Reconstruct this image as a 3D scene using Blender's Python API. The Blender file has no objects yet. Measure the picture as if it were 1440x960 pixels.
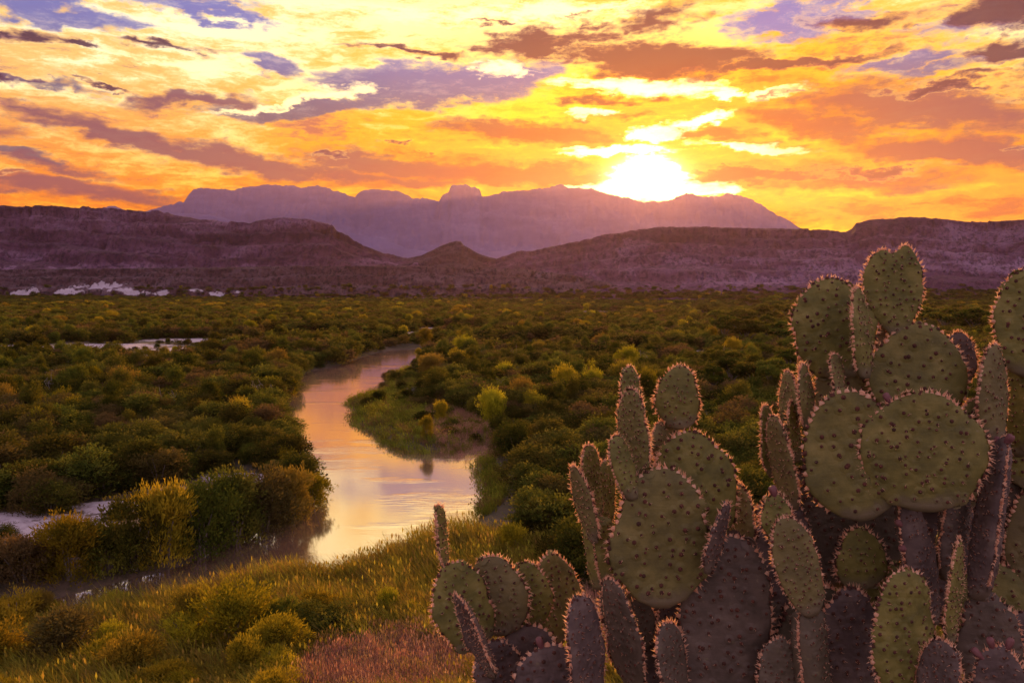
import bpy, math, random
import numpy as np
from mathutils import Vector, Matrix

random.seed(7)
RNG = np.random.default_rng(11)
R = math.radians
scene = bpy.context.scene
col = scene.collection

# ------------------------------------------------------------------ camera
CAM_H = 25.0                      # eye height above the river
PITCH = R(3.83)
FPX = 1120.0                      # focal length in pixels of the 1440 px wide photograph (28 mm)
cam_data = bpy.data.cameras.new("camera")
cam_data.lens = 28.0
cam_data.sensor_width = 36.0
cam_data.clip_start = 0.05
cam_data.clip_end = 60000.0
cam = bpy.data.objects.new("camera", cam_data)
cam.location = (0, 0, CAM_H)
cam.rotation_euler = (math.pi / 2 - PITCH, 0, 0)
col.objects.link(cam)
scene.camera = cam

# ------------------------------------------------------------------ sun, exposure
SUN_AZ, SUN_EL = 9.4, 7.7         # degrees, azimuth to the right of straight ahead
HAZE_DENSITY = 1.45e-5
sun_data = bpy.data.lights.new("sun", "SUN")
sun_data.energy = 5.0
sun_data.color = (1.0, 0.50, 0.11)
sun_data.angle = R(0.6)
sun = bpy.data.objects.new("sun", sun_data)
sd = Vector((math.sin(R(SUN_AZ)) * math.cos(R(SUN_EL)), math.cos(R(SUN_AZ)) * math.cos(R(SUN_EL)), math.sin(R(SUN_EL))))
sun.rotation_euler = sd.to_track_quat('Z', 'Y').to_euler()
col.objects.link(sun)

scene.view_settings.view_transform = 'Standard'
scene.view_settings.look = 'None'
scene.view_settings.exposure = 0.3
scene.view_settings.gamma = 1.0
scene.render.engine = 'CYCLES'
cy = scene.cycles
cy.use_denoising = True
cy.use_adaptive_sampling = True
cy.adaptive_threshold = 0.015
cy.max_bounces = 5
cy.diffuse_bounces = 2
cy.glossy_bounces = 2
cy.transmission_bounces = 3
cy.volume_bounces = 0
cy.transparent_max_bounces = 4
cy.sample_clamp_indirect = 4.0

# ------------------------------------------------------------------ projection helpers (measurement only)
cP, sP = math.cos(PITCH), math.sin(PITCH)
def ray(px, py):
    x, y = (px - 720) / FPX, (480 - py) / FPX
    return np.array((x, cP + y * sP, -sP + y * cP))
def azel(px, py):
    d = ray(px, py)
    d = d / np.linalg.norm(d)
    return math.degrees(math.atan2(d[0], d[1])), math.degrees(math.asin(d[2]))
def at_depth(px, py, D):
    return Vector(tuple(np.array((0, 0, CAM_H)) + ray(px, py) * D))
def on_plane(px, py, z=0.0):
    d = ray(px, py)
    t = (z - CAM_H) / d[2]
    return np.array((d[0] * t, d[1] * t))

# ------------------------------------------------------------------ node helper
class NT:
    def __init__(s, tree): s.t = tree; s.n = tree.nodes; s.l = tree.links
    def new(s, typ, **kw):
        n = s.n.new(typ)
        for k, v in kw.items(): setattr(n, k, v)
        return n
    def put(s, sock, v):
        if hasattr(v, 'is_output'): s.l.new(v, sock)
        elif v is not None: sock.default_value = v
    def math(s, op, a, b=None, c=None, clamp=False):
        n = s.new('ShaderNodeMath', operation=op, use_clamp=clamp)
        for i, v in enumerate((a, b, c)):
            if v is not None: s.put(n.inputs[i], v)
        return n.outputs[0]
    def add(s, a, b): return s.math('ADD', a, b)
    def sub(s, a, b): return s.math('SUBTRACT', a, b)
    def mul(s, a, b): return s.math('MULTIPLY', a, b)
    def vm(s, op, a, b=None):
        n = s.new('ShaderNodeVectorMath', operation=op)
        s.put(n.inputs[0], a)
        if b is not None: s.put(n.inputs[3] if op == 'SCALE' else n.inputs[1], b)
        return n.outputs['Value'] if op in ('LENGTH', 'DOT_PRODUCT', 'DISTANCE') else n.outputs[0]
    def smooth(s, x, a, b, o0=0.0, o1=1.0, kind='SMOOTHSTEP'):
        n = s.new('ShaderNodeMapRange', interpolation_type=kind)
        s.put(n.inputs['Value'], x)
        for k, v in (('From Min', a), ('From Max', b), ('To Min', o0), ('To Max', o1)): s.put(n.inputs[k], v)
        return n.outputs[0]
    def mix(s, f, a, b, mode='MIX', clamp=True):
        n = s.new('ShaderNodeMix', data_type='RGBA', blend_type=mode, clamp_factor=clamp)
        s.put(n.inputs[0], f)
        for k, v in ((6, a), (7, b)):
            if isinstance(v, (tuple, list)) and len(v) == 3: v = (*v, 1)
            s.put(n.inputs[k], v)
        return n.outputs[2]
    def noise(s, vec, scale=1.0, detail=6.0, rough=0.55, dist=0.0, color=False, lac=2.0, dim='3D'):
        n = s.new('ShaderNodeTexNoise')
        n.noise_dimensions = dim
        if vec is not None: s.l.new(vec, n.inputs['Vector'])
        for k, v in (('Scale', scale), ('Detail', detail), ('Roughness', rough), ('Lacunarity', lac), ('Distortion', dist)): s.put(n.inputs[k], v)
        return n.outputs['Color'] if color else n.outputs['Fac']
    def comb(s, x, y, z=0.0):
        n = s.new('ShaderNodeCombineXYZ')
        for i, v in enumerate((x, y, z)): s.put(n.inputs[i], v)
        return n.outputs[0]
    def mapping(s, vec, loc=(0, 0, 0), rot=(0, 0, 0), scale=(1, 1, 1), kind='POINT'):
        n = s.new('ShaderNodeMapping', vector_type=kind)
        s.l.new(vec, n.inputs[0])
        n.inputs['Location'].default_value = loc
        n.inputs['Rotation'].default_value = rot
        n.inputs['Scale'].default_value = scale
        return n.outputs[0]
    def sep(s, v):
        n = s.new('ShaderNodeSeparateXYZ'); s.l.new(v, n.inputs[0]); return n.outputs
    def ramp(s, fac, stops, interp='LINEAR'):
        n = s.new('ShaderNodeValToRGB')
        n.color_ramp.interpolation = interp
        el = n.color_ramp.elements
        while len(el) < len(stops): el.new(0.5)
        for e, (p, c) in zip(el, stops): e.position = p; e.color = (*c, 1)
        s.put(n.inputs[0], fac)
        return n.outputs[0]

# ------------------------------------------------------------------ world: sunset sky with clouds, laid out in azimuth / elevation
def build_world():
    w = bpy.data.worlds.new("World")
    scene.world = w
    w.use_nodes = True
    w.cycles.sampling_method = 'MANUAL'
    w.cycles.sample_map_resolution = 512
    t = NT(w.node_tree)
    t.n.clear()
    out = t.new('ShaderNodeOutputWorld')
    bg = t.new('ShaderNodeBackground')
    t.l.new(bg.outputs[0], out.inputs[0])
    d = t.vm('NORMALIZE', t.new('ShaderNodeTexCoord').outputs['Generated'])
    x, y, z = t.sep(d)
    DEG = 180 / math.pi
    az = t.mul(t.math('ARCTAN2', x, y), DEG)
    el = t.mul(t.math('ARCSINE', z), DEG)
    A = t.comb(az, el, 1.0)
    # ragged edges: warp the layout with streaky noise
    na = t.mapping(A, rot=(0, 0, R(5)), scale=(0.16, 0.50, 1))
    w1 = t.vm('SUBTRACT', t.noise(na, 1.0, 3, 0.6, color=True, dim='2D'), (0.5, 0.5, 0.5))
    w1 = t.vm('MULTIPLY', w1, (9.0, 2.4, 0.0))
    nb = t.mapping(A, loc=(31, 7, 3), rot=(0, 0, R(4)), scale=(0.9, 2.0, 1))
    w2 = t.vm('SUBTRACT', t.noise(nb, 1.0, 3, 0.65, color=True, dim='2D'), (0.5, 0.5, 0.5))
    w2 = t.vm('MULTIPLY', w2, (1.8, 0.75, 0.0))
    B = t.vm('ADD', t.vm('ADD', A, w1), w2)
    Bs = t.vm('ADD', t.vm('ADD', A, t.vm('SCALE', w1, 0.45)), w2)
    # streak fields
    s1 = t.noise(t.mapping(t.vm('ADD', A, t.vm('SCALE', w1, 0.6)), loc=(5, 2, 0), rot=(0, 0, R(6)), scale=(0.055, 0.33, 1)), 1.0, 6, 0.62, dim='2D')
    s2 = t.noise(t.mapping(t.vm('ADD', A, t.vm('SCALE', w1, 0.5)), loc=(15, 9, 4), rot=(0, 0, R(4)), scale=(0.2, 1.0, 1)), 1.0, 6, 0.66, dim='2D')
    puff = t.noise(t.mapping(A, loc=(3, 3, 8), scale=(0.75, 1.2, 1)), 1.0, 6, 0.66, dim='2D')

    def blobs(items, vec):
        acc = None
        for i, (cx, cy_, rx, ry, rot, k) in enumerate(items):
            if i % 5 == 4: vec = t.vm('SCALE', vec, t.math('MULTIPLY_ADD', acc, 1e-7, 1.0))   # keeps the evaluation order sequential
            a0, e0 = azel(cx, cy_)
            a1, _ = azel(cx + 1, cy_); _, e1 = azel(cx, cy_ + 1)
            ra, re = rx * abs(a1 - a0), ry * abs(e1 - e0)
            cs, sn = math.cos(R(-rot)), math.sin(R(-rot))
            u = t.vm('DOT_PRODUCT', vec, (cs / ra, sn / ra, -(cs * a0 + sn * e0) / ra))
            v = t.vm('DOT_PRODUCT', vec, (-sn / re, cs / re, -(-sn * a0 + cs * e0) / re))
            q = t.math('MULTIPLY_ADD', v, v, t.math('MULTIPLY', u, u))
            q = t.math('MULTIPLY_ADD', t.math('POWER', q, 0.6), -k, k)
            acc = q if acc is None else t.math('MAXIMUM', acc, q)
        return acc

    DARK = [(760, 60, 125, 20, -4, 1.15), (930, 84, 175, 26, 5, 1.35), (1120, 90, 170, 10, -2, 1.1), (925, 28, 70, 22, -16, .8),
            (1225, 26, 85, 18, 5, .8), (1400, 18, 90, 34, 0, 1.2), (1415, 74, 90, 18, -6, 1.1), (1400, 105, 80, 8, 0, .7),
            (570, 74, 66, 7, 4, 1), (850, 138, 70, 10, 0, .9), (890, 48, 30, 6, 0, .6), (1075, 132, 50, 4, 0, .6),
            (1040, 246, 110, 14, 0, .75), (1235, 241, 50, 8, 0, .8), (1350, 122, 110, 6, 2, .7), (820, 24, 40, 4, 0, .6),
            (30, 47, 80, 11, 0, .9), (105, 62, 60, 6, 6, .8), (250, 66, 60, 7, 0, .7), (150, 124, 55, 5, 5, .8),
            (20, 110, 60, 8, 0, .7), (820, 36, 36, 7, 0, .7), (690, 31, 45, 4, 0, .8), (462, 219, 18, 4, 0, .7), (575, 207, 12, 3, 0, .6),
            (1420, 208, 20, 4, 0, .5), (0, 243, 30, 4, 0, .5), (1000, 110, 60, 8, 0, .5), (0, 108, 40, 6, 0, .6),
            (1560, 90, 120, 40, 8, 1.2), (300, -60, 200, 30, 6, .8), (1000, -70, 260, 40, 4, .9)]
    SOFT = [(750, 187, 140, 18, 4, 1), (690, 242, 230, 22, 3, 1), (1060, 247, 160, 20, 0, 1.1), (1290, 150, 250, 34, 8, 1.1),
            (1370, 215, 190, 26, 10, 1.2), (1150, 172, 110, 22, 12, 1), (190, 198, 200, 15, 10, 1.1), (350, 226, 190, 22, 6, 1.2),
            (530, 232, 130, 18, 3, 1), (280, 140, 90, 11, -8, .9), (100, 265, 170, 14, 2, .9), (1180, 250, 200, 20, 3, .8), (-120, 170, 120, 20, 6, .9),
            (1600, 240, 160, 24, 4, 1), (560, 255, 140, 12, 2, .9), (60, 160, 120, 10, 10, .6), (1000, 190, 70, 9, 6, .7), (860, 165, 60, 7, 0, .6),
            (780, 255, 120, 10, 2, .9), (1080, 205, 90, 7, 6, .5), (60, 230, 120, 9, 5, .6)]
    BLUE = [(610, 118, 160, 32, -2, 1.4), (430, 150, 140, 18, -8, 1.4), (700, 108, 80, 22, -12, 1), (380, 92, 50, 14, 12, .8),
            (80, 18, 150, 22, 0, 1.2), (60, 118, 80, 9, 8, .8), (1330, 96, 90, 10, 0, .8), (280, 8, 80, 13, 8, 1), (1100, 32, 110, 34, 0, 1.1), (1190, 15, 60, 18, 0, .8),
            (1280, 88, 90, 12, 0, .8), (10, 212, 50, 12, 10, .7), (180, -30, 200, 30, 0, 1), (1340, 50, 60, 14, 0, .6)]
    HOT = [(900, 120, 140, 16, 4, 1), (920, 190, 46, 13, 0, 1.4), (840, 160, 50, 9, 0, 1), (985, 168, 46, 11, -10, 1),
           (860, 213, 100, 8, 0, 1.1), (1000, 136, 50, 7, 0, .9), (910, 245, 60, 28, 0, 2.6), (910, 268, 140, 16, 0, 2.2),
           (1000, 267, 70, 8, 4, 1.2), (400, 143, 120, 7, -14, .9), (690, 97, 50, 13, 0, .8), (1060, 208, 100, 9, 6, .8),
           (760, 18, 180, 18, 0, .9), (560, 20, 160, 16, 3, .7), (480, 128, 70, 9, -8, .8), (250, 92, 130, 10, 4, .7), (1080, 130, 60, 9, -5, .8)]
    nz = t.sub(s2, 0.5)
    pz = t.sub(puff, 0.5)
    fine = t.sub(t.noise(t.mapping(t.vm('ADD', A, t.vm('SCALE', w2, 0.8)), loc=(8, 1, 2), rot=(0, 0, R(3)), scale=(0.8, 3.4, 1)), 1.0, 5, 0.68, dim='2D'), 0.5)
    fd = blobs(DARK, B)
    fdark = t.add(fd, t.add(t.add(t.mul(nz, 1.35), t.mul(pz, 0.75)), t.mul(fine, 0.75)))
    mdark = t.smooth(fdark, -0.15, 0.68)
    fs = t.add(blobs(SOFT, B), t.add(t.add(t.mul(nz, 1.6), t.mul(pz, 0.5)), t.mul(fine, 0.9)))
    msoft = t.smooth(fs, -0.40, 0.62)
    fb = t.add(blobs(BLUE, B), t.add(t.add(t.mul(nz, 1.3), t.mul(pz, .35)), t.mul(fine, 0.9)))
    mblue = t.smooth(fb, -0.22, 0.55)
    fh = t.add(blobs(HOT, Bs), t.add(t.add(t.mul(nz, 1.5), t.mul(pz, .5)), t.mul(fine, 0.8)))
    mhot = t.smooth(fh, 0.0, 0.70)
    # angular distance from the sun (wide glow flattened along the horizon)
    dx = t.sub(az, SUN_AZ); dy = t.sub(el, SUN_EL - 0.1)
    ds = t.vm('LENGTH', t.comb(dx, dy, 0))
    dwide = t.vm('LENGTH', t.comb(t.mul(dx, 0.55), t.mul(dy, 1.0), 0))
    g = t.math('EXPONENT', t.mul(t.math('POWER', t.math('DIVIDE', dwide, 7.0), 1.6), -1.0))
    gfar = t.math('EXPONENT', t.mul(t.math('POWER', t.math('DIVIDE', dwide, 12.0), 2.0), -1.0))
    # lit cloud sheet: mauve shadow, orange body, cream light
    up = t.smooth(el, 4.5, 16.0)
    lum = t.add(t.add(t.mul(t.sub(s1, .5), 1.25), t.mul(nz, 0.85)), t.add(t.mul(fine, 0.45), 0.52))
    lum = t.add(lum, t.mul(t.smooth(el, 8.0, 17.0), t.smooth(t.math('ABSOLUTE', t.add(az, 6.0)), 30, 8, .04, .24)))
    body = t.mix(up, (0.92, 0.32, 0.060), (0.98, 0.70, 0.30))
    body = t.mix(t.smooth(az, 2, -26, 0, .55), body, t.mix(up, (0.80, 0.30, 0.12), (0.86, 0.56, 0.28)))
    lite = t.mix(up, (1.10, 0.62, 0.15), (1.16, 1.04, 0.72))
    low = t.mix(up, (0.44, 0.165, 0.13), (0.36, 0.23, 0.28))
    body = t.mix(gfar, body, (1.05, 0.48, 0.012)); lite = t.mix(gfar, lite, (1.15, 0.76, 0.12)); low = t.mix(gfar, low, (0.75, 0.25, 0.03))
    body = t.mix(g, body, (1.15, 0.50, 0.0)); lite = t.mix(g, lite, (1.3, 0.74, 0.004)); low = t.mix(g, low, (0.95, 0.30, 0.0))
    sheet = t.mix(t.smooth(lum, 0.20, 0.50), low, body)
    sheet = t.mix(t.smooth(lum, 0.48, 0.80), sheet, lite)
    # blue gaps
    blue = t.mix(t.smooth(el, 10.5, 18.0), (0.155, 0.135, 0.19), (0.19, 0.23, 0.50))
    blue = t.mix(t.smooth(t.add(fine, nz), -.05, .5, 0, .45), blue, t.mix(up, (0.42, 0.28, 0.22), (0.75, 0.62, 0.55)))
    c = t.mix(t.mul(mblue, 0.95), sheet, blue)
    # hot patches
    hotc = t.mix(gfar, (1.10, 0.95, 0.60), (1.9, 1.35, 0.50))
    hotc = t.mix(t.math('POWER', g, 2.0), hotc, (4.5, 2.9, 1.0))
    c = t.mix(t.mul(mhot, 0.9), c, hotc)
    # soft shaded bands, then crisp dark clouds with lit rims; both glow brown near the sun
    softc = t.mix(t.smooth(el, 4, 15), (0.27, 0.110, 0.130), (0.18, 0.105, 0.175))
    softc = t.mix(t.mul(gfar, .30), softc, (0.38, 0.110, 0.020)); softc = t.mix(g, softc, (0.60, 0.16, 0.0))
    c = t.mix(t.mul(msoft, 0.92), c, softc)
    darkc = t.mix(t.smooth(el, 5, 13), (0.15, 0.058, 0.068), (0.048, 0.028, 0.080))
    darkc = t.mix(t.smooth(fdark, 0.80, 0.1, 0, .55), darkc, (0.30, 0.165, 0.23))
    darkc = t.mix(t.mul(gfar, .15), darkc, (0.34, 0.10, 0.04))
    darkc = t.mix(t.math('MULTIPLY', g, 0.9), darkc, (0.50, 0.14, 0.01))
    rim = t.mul(t.smooth(fdark, -0.40, -0.02), t.smooth(fdark, 0.25, 0.0))
    c = t.mix(t.mul(rim, 0.30), c, t.mix(gfar, (1.02, 0.78, 0.46), (1.3, 0.80, 0.12)))
    c = t.mix(t.mul(mdark, 0.95), c, darkc)
    gm = t.new('ShaderNodeGamma'); t.l.new(c, gm.inputs[0]); gm.inputs[1].default_value = 1.22
    hs = t.new('ShaderNodeHueSaturation'); t.l.new(gm.outputs[0], hs.inputs['Color']); hs.inputs['Saturation'].default_value = 1.08; hs.inputs['Value'].default_value = 0.90
    gl = t.mul(t.mul(mhot, t.sub(1.0, t.mul(mdark, .8))), t.add(t.mul(gfar, .9), t.mul(g, .9)))
    glow = t.vm('SCALE', (1.0, 0.80, 0.36), gl)
    c = t.vm('ADD', hs.outputs[0], glow)
    # rest of the sky: dusk overhead; behind the camera a bright band added as fill light
    nish = t.new('ShaderNodeTexSky', sky_type='NISHITA', sun_disc=False)
    nish.sun_elevation = R(SUN_EL); nish.sun_rotation = R(SUN_AZ)
    behind = t.mix(t.smooth(el, 18, 62), (1.12, 0.83, 0.98), (0.40, 0.36, 0.58))
    behind = t.mix(t.smooth(el, 16, -2), behind, (0.16, 0.10, 0.16))
    pn = t.noise(t.mapping(d, loc=(2, 5, 1), scale=(2.2, 2.2, 6.0)), 1.0, 4, 0.6)
    behind = t.mix(t.smooth(pn, 0.48, 0.7, 0, .5), behind, (1.05, 0.72, 0.72))
    nk = t.vm('SCALE', nish.outputs[0], 0.05)
    behind = t.mix(0.25, behind, nk)
    aabs = t.math('ABSOLUTE', az)
    back = t.math('MAXIMUM', t.smooth(aabs, 48, 95), t.smooth(el, 21, 46))
    c = t.mix(back, c, behind)
    c = t.mix(t.smooth(el, -0.5, -6), c, (0.10, 0.06, 0.06))
    # sun glare seen through thin cloud
    core = t.mul(t.math('EXPONENT', t.mul(t.math('POWER', t.math('DIVIDE', t.vm('LENGTH', t.comb(t.mul(dx, .62), dy, 0)), 1.1), 2.0), -1.0)), 7.0)
    halo = t.mul(t.math('EXPONENT', t.mul(t.math('DIVIDE', t.vm('LENGTH', t.comb(t.mul(dx, .5), dy, 0)), 1.3), -1.0)), 0.8)
    block = t.sub(1.0, t.mul(mdark, 0.55))
    sung = t.vm('SCALE', (1.0, 0.80, 0.36), t.mul(core, t.sub(1.0, t.mul(mdark, .6))))
    t.put(sung.node.inputs[0], (1.0, 0.80, 0.36))
    halov = t.vm('SCALE', (1.0, 0.62, 0.08), t.mul(halo, block))
    tot = t.vm('ADD', c, t.vm('ADD', sung, halov))
    t.l.new(tot, bg.inputs[0])
    bg.inputs[1].default_value = 1.15
build_world()

# ------------------------------------------------------------------ scene helpers
def link(name, me, parent=None, mats=()):
    o = bpy.data.objects.new(name, me)
    col.objects.link(o)
    for m in mats:
        if m is not None and me is not None and m.name not in [x.name for x in me.materials if x]: me.materials.append(m)
    if parent is not None: o.parent = parent
    return o
def tag(o, label=None, cat=None, group=None, kind=None):
    if label: o['label'] = label
    if cat: o['category'] = cat
    if group: o['group'] = group
    if kind: o['kind'] = kind
    return o
def empty(name, loc):
    o = bpy.data.objects.new(name, None)
    o.empty_display_size = 0.1
    o.location = loc
    col.objects.link(o)
    return o
def mesh_np(name, verts, faces, mat_idx=None, smooth=True):
    """verts (n,3), faces: list of arrays (m,k) (k = 3 or 4)"""
    me = bpy.data.meshes.new(name)
    verts = np.asarray(verts, dtype=np.float32)
    if isinstance(faces, np.ndarray): faces = [faces]
    faces = [np.asarray(f, dtype=np.int32) for f in faces if len(f)]
    me.vertices.add(len(verts))
    me.vertices.foreach_set('co', verts.ravel())
    loops = np.concatenate([f.ravel() for f in faces])
    tot = np.concatenate([np.full(len(f), f.shape[1], np.int32) for f in faces])
    start = np.concatenate(([0], np.cumsum(tot)[:-1])).astype(np.int32)
    me.loops.add(len(loops)); me.loops.foreach_set('vertex_index', loops)
    me.polygons.add(len(tot))
    me.polygons.foreach_set('loop_start', start)
    me.polygons.foreach_set('loop_total', tot)
    if mat_idx is not None: me.polygons.foreach_set('material_index', np.asarray(mat_idx, np.int32))
    me.polygons.foreach_set('use_smooth', np.full(len(tot), smooth))
    me.update(calc_edges=True)
    me.validate()
    return me
def grid_faces(nr, nc, wrap=False):
    r = np.arange(nr - 1)[:, None]
    cidx = np.arange(nc if wrap else nc - 1)[None, :]
    c2 = (cidx + 1) % nc
    return np.stack([r * nc + cidx, r * nc + c2, (r + 1) * nc + c2, (r + 1) * nc + cidx], -1).reshape(-1, 4)
def attr(me, name, vals, typ='FLOAT', dom='POINT'):
    a = me.attributes.new(name, typ, dom)
    a.data.foreach_set('value', np.asarray(vals).ravel())

# numpy gradient-free value noise
_perm = np.random.default_rng(3).random((256, 256))
def vnoise(x, y):
    x = np.asarray(x, float); y = np.asarray(y, float)
    xi = np.floor(x).astype(int); yi = np.floor(y).astype(int)
    fx = x - xi; fy = y - yi
    fx = fx * fx * fx * (fx * (fx * 6 - 15) + 10); fy = fy * fy * fy * (fy * (fy * 6 - 15) + 10)
    g = lambda a, b: _perm[a & 255, b & 255]
    return ((g(xi, yi) * (1 - fx) + g(xi + 1, yi) * fx) * (1 - fy) + (g(xi, yi + 1) * (1 - fx) + g(xi + 1, yi + 1) * fx) * fy)
def fbm(x, y, o=5, gain=0.5):
    s = 0; a = 1; tot = 0
    for k in range(o):
        s = s + a * vnoise(x * 2 ** k + 17.3 * k, y * 2 ** k + 9.1 * k); tot += a; a *= gain
    return s / tot
def ridged(x, y, o=5):
    s = 0; a = 1; tot = 0
    for k in range(o):
        s = s + a * (1 - np.abs(2 * vnoise(x * 2 ** k + 7.7 * k, y * 2 ** k + 3.3 * k) - 1)); tot += a; a *= .5
    return s / tot
def sstep(x, a, b):
    t_ = np.clip((x - a) / (b - a), 0, 1)
    return t_ * t_ * (3 - 2 * t_)

# ------------------------------------------------------------------ materials
def new_mat(name):
    m = bpy.data.materials.new(name)
    m.use_nodes = True
    t = NT(m.node_tree)
    t.n.clear()
    return m, t, t.new('ShaderNodeOutputMaterial')
def pbsdf(t, base, rough=0.8, spec=0.3, normal=None):
    b = t.new('ShaderNodeBsdfPrincipled')
    if isinstance(base, (tuple, list)): base = (*base, 1)
    t.put(b.inputs['Base Color'], base)
    t.put(b.inputs['Roughness'], rough)
    t.put(b.inputs['Specular IOR Level'], spec)
    if normal is not None: t.l.new(normal, b.inputs['Normal'])
    return b
def bump(t, h, strength=0.5, dist=1.0):
    n = t.new('ShaderNodeBump')
    n.inputs['Strength'].default_value = strength
    n.inputs['Distance'].default_value = dist
    t.l.new(h, n.inputs['Height'])
    return n.outputs[0]

def mat_foliage(name, dark, mid, light, accent=None, trans=0.35, nscale=0.9, vr=(0.5, 1.45)):
    m, t, out = new_mat(name)
    oi = t.new('ShaderNodeObjectInfo')
    tc = t.new('ShaderNodeTexCoord')
    n = t.noise(tc.outputs['Object'], nscale, 3, 0.6)
    c = t.ramp(n, [(0.32, dark), (0.5, mid), (0.68, light)])
    rnd = oi.outputs['Random']
    hs = t.new('ShaderNodeHueSaturation')
    t.l.new(c, hs.inputs['Color'])
    t.put(hs.inputs['Hue'], t.smooth(rnd, 0, 1, 0.47, 0.525, 'LINEAR'))
    t.put(hs.inputs['Value'], t.smooth(t.math('FRACT', t.mul(rnd, 7.13)), 0, 1, vr[0], vr[1], 'LINEAR'))
    c = hs.outputs[0]
    if accent:
        c = t.mix(t.smooth(t.math('FRACT', t.mul(rnd, 13.7)), 0.66, 0.98, 0, .85), c, accent)
    d = t.new('ShaderNodeBsdfDiffuse'); t.l.new(c, d.inputs[0])
    tr = t.new('ShaderNodeBsdfTranslucent')
    t.l.new(t.mix(0.5, c, t.mix(1.0, c, (1.5, 1.15, .55), 'MULTIPLY')), tr.inputs[0])
    mx = t.new('ShaderNodeMixShader'); mx.inputs[0].default_value = trans
    t.l.new(d.outputs[0], mx.inputs[1]); t.l.new(tr.outputs[0], mx.inputs[2])
    t.l.new(mx.outputs[0], out.inputs[0])
    return m
def mat_simple(name, c1, c2, scale=4.0, rough=0.85, bstr=0.0, bdist=0.02):
    m, t, out = new_mat(name)
    tc = t.new('ShaderNodeTexCoord')
    n = t.noise(tc.outputs['Object'], scale, 6, 0.6)
    b = pbsdf(t, t.mix(t.smooth(n, .3, .7), c1, c2), rough, 0.2, bump(t, n, bstr, bdist) if bstr else None)
    t.l.new(b.outputs[0], out.inputs[0])
    return m

M_shrub = mat_foliage("shrub_leaf", (0.026, 0.032, 0.007), (0.074, 0.080, 0.014), (0.155, 0.140, 0.024), (0.135, 0.088, 0.040), 0.45, 3.0)
M_willow = mat_foliage("willow_leaf", (0.10, 0.10, 0.010), (0.22, 0.19, 0.014), (0.34, 0.28, 0.020), (0.20, 0.14, 0.03), 0.5, 3.0, (0.75, 1.55))
M_tree = mat_foliage("cottonwood_leaf", (0.042, 0.052, 0.010), (0.095, 0.104, 0.016), (0.17, 0.165, 0.022), None, 0.45, 3.0)
M_reed = mat_foliage("reed_blade", (0.11, 0.105, 0.016), (0.20, 0.17, 0.024), (0.30, 0.24, 0.04), (0.23, 0.15, 0.05), 0.5, 1.5, (0.8, 1.6))
M_red = mat_foliage("red_grass_blade", (0.22, 0.11, 0.08), (0.36, 0.20, 0.15), (0.50, 0.34, 0.26), (0.20, 0.17, 0.05), 0.45, 1.5, (0.8, 1.4))
M_grass = mat_foliage("bank_grass_blade", (0.10, 0.12, 0.014), (0.18, 0.19, 0.022), (0.25, 0.23, 0.03), (0.17, 0.09, 0.045), 0.4)
M_bark = mat_simple("bark", (0.10, 0.075, 0.055), (0.19, 0.15, 0.12), 6.0, 0.9, 0.5, 0.02)

# ------------------------------------------------------------------ river outline (traced on the water plane)
BANK_L = [(590, 489), (575, 490), (545, 493), (512, 503), (490, 512), (456, 519), (430, 527), (422, 545), (419, 557), (402, 560),
          (397, 566), (404, 588), (414, 605), (422, 622), (428, 642), (438, 660), (450, 682), (453, 700), (440, 722), (400, 744), (333, 774), (273, 800),
          (207, 818), (150, 834), (83, 851), (20, 862), (-80, 880), (-250, 905)]
BANK_R = [(-250, 1000), (-80, 955), (60, 882), (180, 855), (300, 828), (420, 806), (470, 806), (560, 780), (640, 742), (672, 706), (674, 684), (664, 668),
          (656, 655), (672, 645), (690, 636), (700, 625), (684, 627), (660, 634), (635, 641), (610, 638), (597, 641), (550, 636), (535, 626), (520, 613), (492, 598), (486, 590),
          (495, 575), (482, 570), (479, 565), (492, 561), (510, 556), (524, 551), (521, 545), (535, 532), (560, 522), (576, 515), (580, 505), (590, 498)]
RIVER = np.array([on_plane(*p) for p in BANK_L + BANK_R])
def in_poly(P, poly):
    x, y = P[:, 0], P[:, 1]
    ins = np.zeros(len(P), bool)
    j = len(poly) - 1
    for i in range(len(poly)):
        xi, yi = poly[i]; xj, yj = poly[j]
        c = ((yi > y) != (yj > y)) & (x < (xj - xi) * (y - yi) / (yj - yi + 1e-12) + xi)
        ins ^= c
        j = i
    return ins
def river_dist(P):
    """signed distance to the bank, negative in the water"""
    best = np.full(len(P), 1e9)
    for i in range(len(RIVER)):
        a = RIVER[i]; b = RIVER[(i + 1) % len(RIVER)]
        ab = b - a
        tt = np.clip(((P - a) @ ab) / (ab @ ab + 1e-12), 0, 1)
        q = P - a - tt[:, None] * ab
        best = np.minimum(best, (q * q).sum(1))
    dd = np.sqrt(best)
    dd[in_poly(P, RIVER)] *= -1
    return dd

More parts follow.
